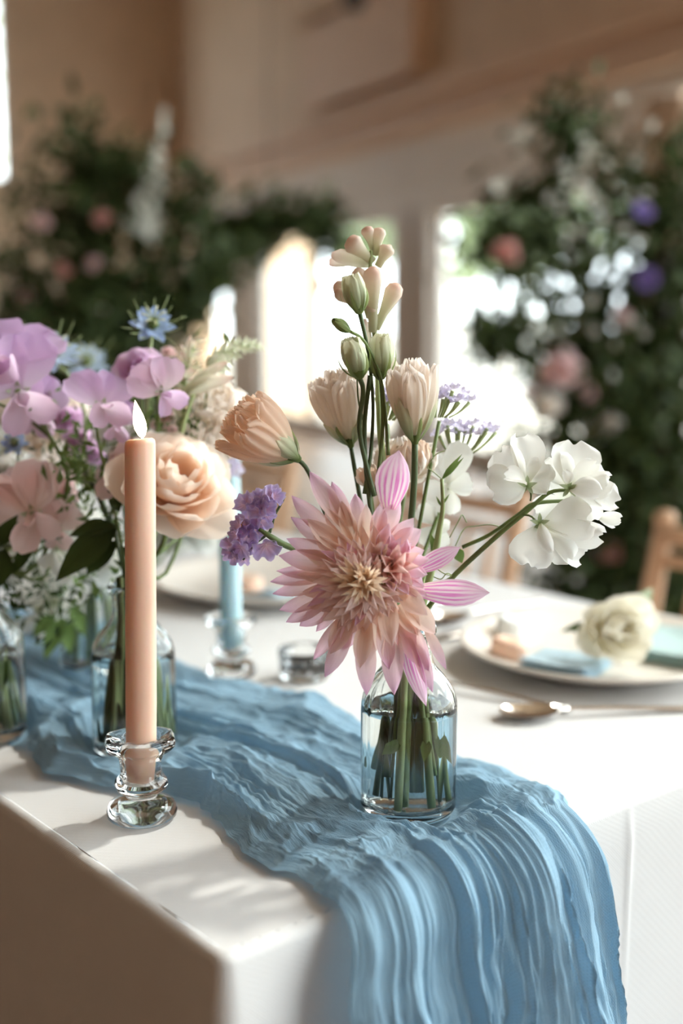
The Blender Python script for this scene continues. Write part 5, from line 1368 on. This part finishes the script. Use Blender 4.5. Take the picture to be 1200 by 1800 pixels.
# ================================================================== chairs on the window side
def chair(u, v, label, rot=0.0):
    c = tp(u, v, 0)
    t = thing('wooden_chair', label, 'chair', c, 'wooden chairs on the window side')
    a = ang + rot
    ex = np.array([math.cos(a), math.sin(a), 0]); ey = np.array([-ex[1], ex[0], 0]); ez = np.array([0, 0, 1.0])
    def q(x, y, z): return c + ex * x + ey * y + ez * z     # x away from the table, y along it
    W_, H_ = .19, .775
    posts = []
    for s in (-1, 1):
        part('back_post', tube([q(.20, s * W_, 0), q(.18, s * W_, .42), q(.20, s * W_, .62), q(.235, s * W_, H_)], [.016, .018, .017, .015], 10, 16), M_WOOD, t)
        part('finial', lathe([(0, -.006), (.016, -.004), (.019, .006), (.015, .016), (0, .02)], 12, None, q(.235, s * W_, H_)), M_WOOD, t)
        part('leg', tube([q(-.18, s * W_ * .98, 0), q(-.17, s * W_ * .98, .44)], [.014, .017], 10, 6), M_WOOD, t)
        part('side_stretcher', tube([q(-.175, s * W_, .2), q(.19, s * W_, .2)], .011, 8, 6), M_WOOD, t)
    part('seat', xf(bbox_round((0, 0, 0), .40, .42, .035, .012), basis(q(0, 0, .4595), ez, ey)), M_WOOD, t)
    for z, x, r in ((.755, .229, .015), (.715, .224, .010), (.53, .195, .012)):
        part('back_rail', tube([q(x, -W_, z), q(x + .012, 0, z), q(x, W_, z)], r, 10, 10), M_WOOD, t)
    for k in range(5):
        y = (k - 2) * .062
        part('spindle', tube([q(.198, y, .53), q(.215, y, .63), q(.232, y, .715)], [.007, .0085, .007], 8, 8), M_WOOD, t)
    part('front_stretcher', tube([q(-.175, -W_, .24), q(-.175, W_, .24)], .011, 8, 6), M_WOOD, t)
for v_, lab in ((.46, 'limed wooden spindle-back chair beside the tall dark flower column'), (1.15, 'limed wooden spindle-back chair facing the farther plate, bright doors behind it'), (1.84, 'limed wooden spindle-back chair farthest along the table')):
    chair(1.06, v_, lab)

# ================================================================== flower columns behind the table
M_COLLEAF = petal_mat('column_leaf', [(0, S(46, 58, 30)), (1, S(72, 86, 46))], 0.15, rough=.7)
M_COLLEAF2 = petal_mat('column_leaf_light', [(0, S(70, 88, 44)), (1, S(112, 128, 70))], 0.3)
K_CR = rose_kit('rose', .040, M_PINK, 14, 31, .6, 4, 5)
K_CW = rose_kit('rose', .036, M_CREAM, 12, 32, .6, 4, 5)
K_CC = rose_kit('rose', .034, petal_mat('coral_petal', [(0, S(216, 120, 100)), (1, S(232, 160, 144))], .5), 12, 33, .6, 4, 5)
def anemone_kit(name, m):
    subs = []
    for k in range(8):
        a = k * PI / 4; e = np.array([math.cos(a), math.sin(a), 0])
        subs.append(('petal', petal(e * .004, e * .033 + (0, 0, .006), (0, 0, 1), .026, 'rose', cup=.6, bend=-.05, nu=4, nv=5), m))
    return Kit(name, lathe([(0, 0), (.008, .002), (.009, .006), (.006, .010), (0, .011)], 10), M_DARKC, subs)
K_AN = anemone_kit('anemone', petal_mat('violet_petal', [(0, S(150, 110, 180)), (.4, S(110, 80, 176)), (1, S(128, 100, 196))], .35))
def blade_mesh(name, m, aspect=.45):
    g = petal((0, 0, 0), (0, 0, 1.0), (0, 1, 0), aspect, 'leaf', cup=.5, bend=.06, nu=2, nv=5)
    return mesh(name, g[0], g[1], m, g[2])
LEAF_A, LEAF_B = blade_mesh('leaf', M_COLLEAF), blade_mesh('leaf', M_COLLEAF2, .35)
def column(label, base_px, dep, branches, flowers, lights=(), seed=1, per=26, size=.055, stuff=70, stand_x=0.0):
    """branches: (list of picture points with depth offsets, spread); leaves grow along them"""
    rng = np.random.default_rng(seed)
    bq = P(base_px[0], base_px[1], dep); bq[2] = 0
    t = thing('flower_column', label, 'flower arrangement', bq)
    part('base_plate', lathe([(0, 0), (.16, 0), (.165, .006), (.15, .012), (.03, .018), (0, .02)], 28, None, bq), M_DARK, t)
    top = max(P(x, y, dep + d)[2] for br, sp_ in branches for x, y, d in br)
    part('pole', tube([bq + (0, 0, .015), bq + (0, 0, top * .8)], .014, 10, 8), M_DARK, t)
    tot = sum(max(1, len(br)) for br, sp_ in branches)
    leaf_n = 0; bulk = []
    for br, sp_ in branches:
        line = spline([P(x, y, dep + d) for x, y, d in br], 40)
        part('branch', tube(line, [.007, .004, .002], 6, 0), M_BARK, t)
        for i in range(per):
            k = int(rng.integers(0, 40)); q = line[k] + rng.normal(size=3) * sp_
            dr = unit(rng.normal(size=3) + unit(line[min(39, k + 1)] - line[max(0, k - 1)]) * .8)
            if leaf_n < 296:
                o = link(bpy.data.objects.new('leaf', LEAF_A if rng.random() < .72 else LEAF_B), t)
                o.matrix_local = Matrix.Translation(Vector(-root_loc(t))) @ basis(q, dr, unit(rng.normal(size=3)), size * (.6 + .8 * rng.random()))
                leaf_n += 1
        ks = rng.integers(0, 40, stuff); bulk.append(line[ks] + rng.normal(size=(stuff, 3)) * sp_ * .95)
    bulk = np.vstack(bulk)
    o = part('leaf_mass', leaf_mass(bulk, size * .85, rng, .45), M_COLLEAF, t); o['kind'] = 'stuff'
    for kit, px, py, d, s in flowers:
        z = face(rng.uniform(-.3, .3), rng.uniform(-.1, .4))
        kit.place(t, basis(P(px, py, dep + d), z, _U, s), spin=rng.uniform(0, 6))
    return t
K_WS = Kit('white_floret', floret_g(.011, 5), petal_mat('dull_white_petal', [(0, S(208, 208, 184)), (1, S(234, 232, 220))], .35), [])
DR = 3.1
brR = [([(1120, 1100, 0), (1080, 900, 0), (1010, 640, -.05), (930, 480, -.1), (830, 425, -.1)], .05), ([(1120, 1000, .1), (1100, 800, .0), (1030, 560, 0), (980, 380, 0), (985, 250, 0), (990, 205, 0)], .05),
       ([(1150, 1100, .1), (1160, 800, .1), (1120, 520, .1), (1090, 380, .05), (1080, 300, .05)], .07), ([(1180, 1100, 0), (1200, 800, .05), (1200, 560, 0), (1190, 400, 0), (1210, 250, 0)], .07),
       ([(1080, 1000, .1), (1020, 800, .0), (950, 640, -.05), (880, 590, -.1), (850, 600, -.1)], .03), ([(1100, 1150, .0), (1040, 980, -.05), (990, 860, -.1), (920, 740, -.1)], .06),
       ([(1140, 1150, 0), (1130, 950, -.1), (1090, 780, -.1), (1060, 640, -.1)], .08), ([(1220, 1150, .0), (1190, 960, -.1), (1170, 820, -.1), (1150, 640, -.1)], .08), ([(1240, 1100, .1), (1260, 800, .1), (1250, 600, .1)], .09),
       ([(1150, 1200, 0), (1060, 1120, -.1), (1000, 1060, -.1), (965, 1040, -.1)], .07), ([(1160, 1250, 0), (1110, 1120, -.1), (1060, 1030, -.1)], .08), ([(1100, 700, .1), (1040, 500, .1), (950, 400, .1), (900, 380, .1)], .06),
       ([(1150, 700, .1), (1180, 560, .1), (1140, 420, .1), (1160, 330, .1)], .07), ([(1130, 860, .15), (1110, 700, .15), (1080, 560, .15)], .09), ([(1170, 1050, .15), (1150, 900, .15), (1110, 760, .15)], .09)]
flR = [(K_CR, 985, 648, -.24, 1.3), (K_CC, 888, 442, -.2, 1.0), (K_CC, 965, 612, -.1, .7), (K_AN, 1130, 372, -.14, .8), (K_AN, 1138, 490, -.14, .85), (K_CW, 962, 712, -.22, 1.0), (K_CR, 1030, 690, -.14, .7), (K_CC, 1072, 968, -.14, 1.0),
       (K_CW, 1070, 745, -.14, .9), (K_CC, 975, 775, -.1, .8), (K_CR, 930, 690, -.13, .5), (K_CW, 1040, 760, -.1, .8), (K_CR, 1090, 560, -.08, .8), (K_CC, 1180, 950, -.16, .6)]
colR = column('tall dark column of foliage with pink roses and violet anemones before the glazed doors', (1140, 1200), DR, brR, flR, seed=5, per=20, stuff=560, size=.06)
rngw = np.random.default_rng(3)
for cx, cy, sx, sy, n in ((1040, 300, 26, 50, 20), (1010, 400, 30, 60, 12), (920, 290, 30, 50, 8), (1120, 310, 20, 50, 8), (1110, 600, 40, 30, 8), (1080, 1060, 60, 30, 6)):
    for k in range(n):
        K_WS.place(colR, basis(P(cx + rngw.normal() * sx, cy + rngw.normal() * sy, DR - .1 + rngw.normal() * .05), face(rngw.normal() * .6, rngw.normal() * .6), _U, .8 + rngw.random() * .5))
DLF = 3.6
brL = [([(190, 700, 0), (180, 560, 0), (150, 400, 0), (130, 280, 0), (140, 240, 0)], .05), ([(190, 650, 0), (150, 500, 0), (100, 400, 0), (60, 335, 0)], .05), ([(200, 620, 0), (230, 500, 0), (240, 380, 0), (225, 290, 0)], .06),
       ([(200, 640, 0), (260, 520, 0), (310, 400, 0), (355, 320, 0)], .035), ([(210, 640, 0), (290, 560, 0), (330, 510, 0), (400, 465, 0)], .05), ([(190, 640, .1), (120, 560, .0), (60, 500, 0), (10, 460, 0)], .06),
       ([(190, 700, .1), (110, 640, .1), (40, 590, .0), (-20, 580, .0)], .06), ([(210, 700, 0), (260, 620, 0), (270, 540, 0), (260, 460, 0)], .08), ([(190, 720, 0), (170, 620, -.1), (160, 520, -.1)], .09), ([(180, 700, 0), (130, 640, -.1), (100, 540, -.1)], .08),
       ([(210, 760, 0), (220, 680, -.1), (215, 580, -.1)], .09), ([(150, 420, 0), (170, 340, 0), (200, 300, 0), (240, 320, 0)], .04), ([(200, 800, 0), (240, 720, 0), (200, 620, 0)], .1)]
flL = [(K_CC, 180, 385, -.14, .75), (K_CR, 72, 392, -.12, .75), (K_CC, 112, 475, -.14, .7), (K_CR, 50, 525, -.1, .7), (K_CC, 88, 570, -.12, .7), (K_CR, 165, 465, -.12, .6), (K_CW, 172, 548, -.14, .6), (K_CW, 250, 640, -.14, .7), (K_CC, 60, 620, -.1, .7), (K_CR, 120, 610, -.1, .6)]
colL = column('dark bushy flower column with coral roses before the brown end wall', (195, 800), DLF, brL, flL, seed=8, per=22, stuff=380, size=.06)
for px0, py0, px1, py1 in ((262, 420, 290, 195), (240, 400, 262, 300)):            # pale delphinium spires
    for k in range(34):
        q = k / 33
        K_WS.place(colL, basis(P(px0 + (px1 - px0) * q + rngw.normal() * 9 * (1.1 - q), py0 + (py1 - py0) * q, DLF - .05 + rngw.normal() * .02), face(rngw.normal() * .7, .3), _U, 1.5 * (1.15 - .7 * q)))
for k in range(26):                                        # curled sprig at the very top
    a = k * .42; K = 128 + 14 * math.cos(a * .5); 
    o = link(bpy.data.objects.new('leaf', LEAF_A), colL)
    o.matrix_local = Matrix.Translation(Vector(-root_loc(colL))) @ basis(P(130 + 16 * math.sin(a), 270 - 3.4 * k, DLF), unit(rngw.normal(size=3)), (0, 0, 1), .035)
# garland swag along the top of the narrow doors, lit from behind
DG = 5.2
gar = thing('garland', 'dark leafy garland arching from the end column over the narrow doors', 'garland', P(470, 420, DG))
gl = spline([P(x, y, DG) for x, y in ((325, 520), (375, 460), (440, 405), (500, 388), (560, 392), (574, 415))], 40)
part('branch', tube(gl, [.012, .008, .004], 6, 0), M_BARK, gar)
hang = spline([P(x, y, DG) for x, y in ((450, 400), (400, 440), (350, 500), (320, 550))], 30)
rg = np.random.default_rng(4)
for k in range(290):
    L_ = gl if k % 3 else hang
    q = L_[rg.integers(0, len(L_))] + rg.normal(size=3) * (.055, .05, .05)
    o = link(bpy.data.objects.new('leaf', LEAF_A if k % 4 else LEAF_B), gar)
    o.matrix_local = Matrix.Translation(Vector(-root_loc(gar))) @ basis(q, unit(rg.normal(size=3)), unit(rg.normal(size=3)), .085 * (.6 + .8 * rg.random()))
    if k % 3 == 0: pass
o = part('leaf_mass', leaf_mass(np.vstack([gl[rg.integers(0, 40, 700)], hang[rg.integers(0, 30, 300)]]) + rg.normal(size=(1000, 3)) * .055, .07, rg, .45), M_COLLEAF, gar); o['kind'] = 'stuff'
part('hanging_cord', tube([gl[20], gl[20] + (0, 0, 1.6), np.array([gl[20][0], gl[20][1], CEIL])], .002, 5, 6), M_DARK, gar)

for o in bpy.data.objects:
    if '_o' in o: del o['_o']
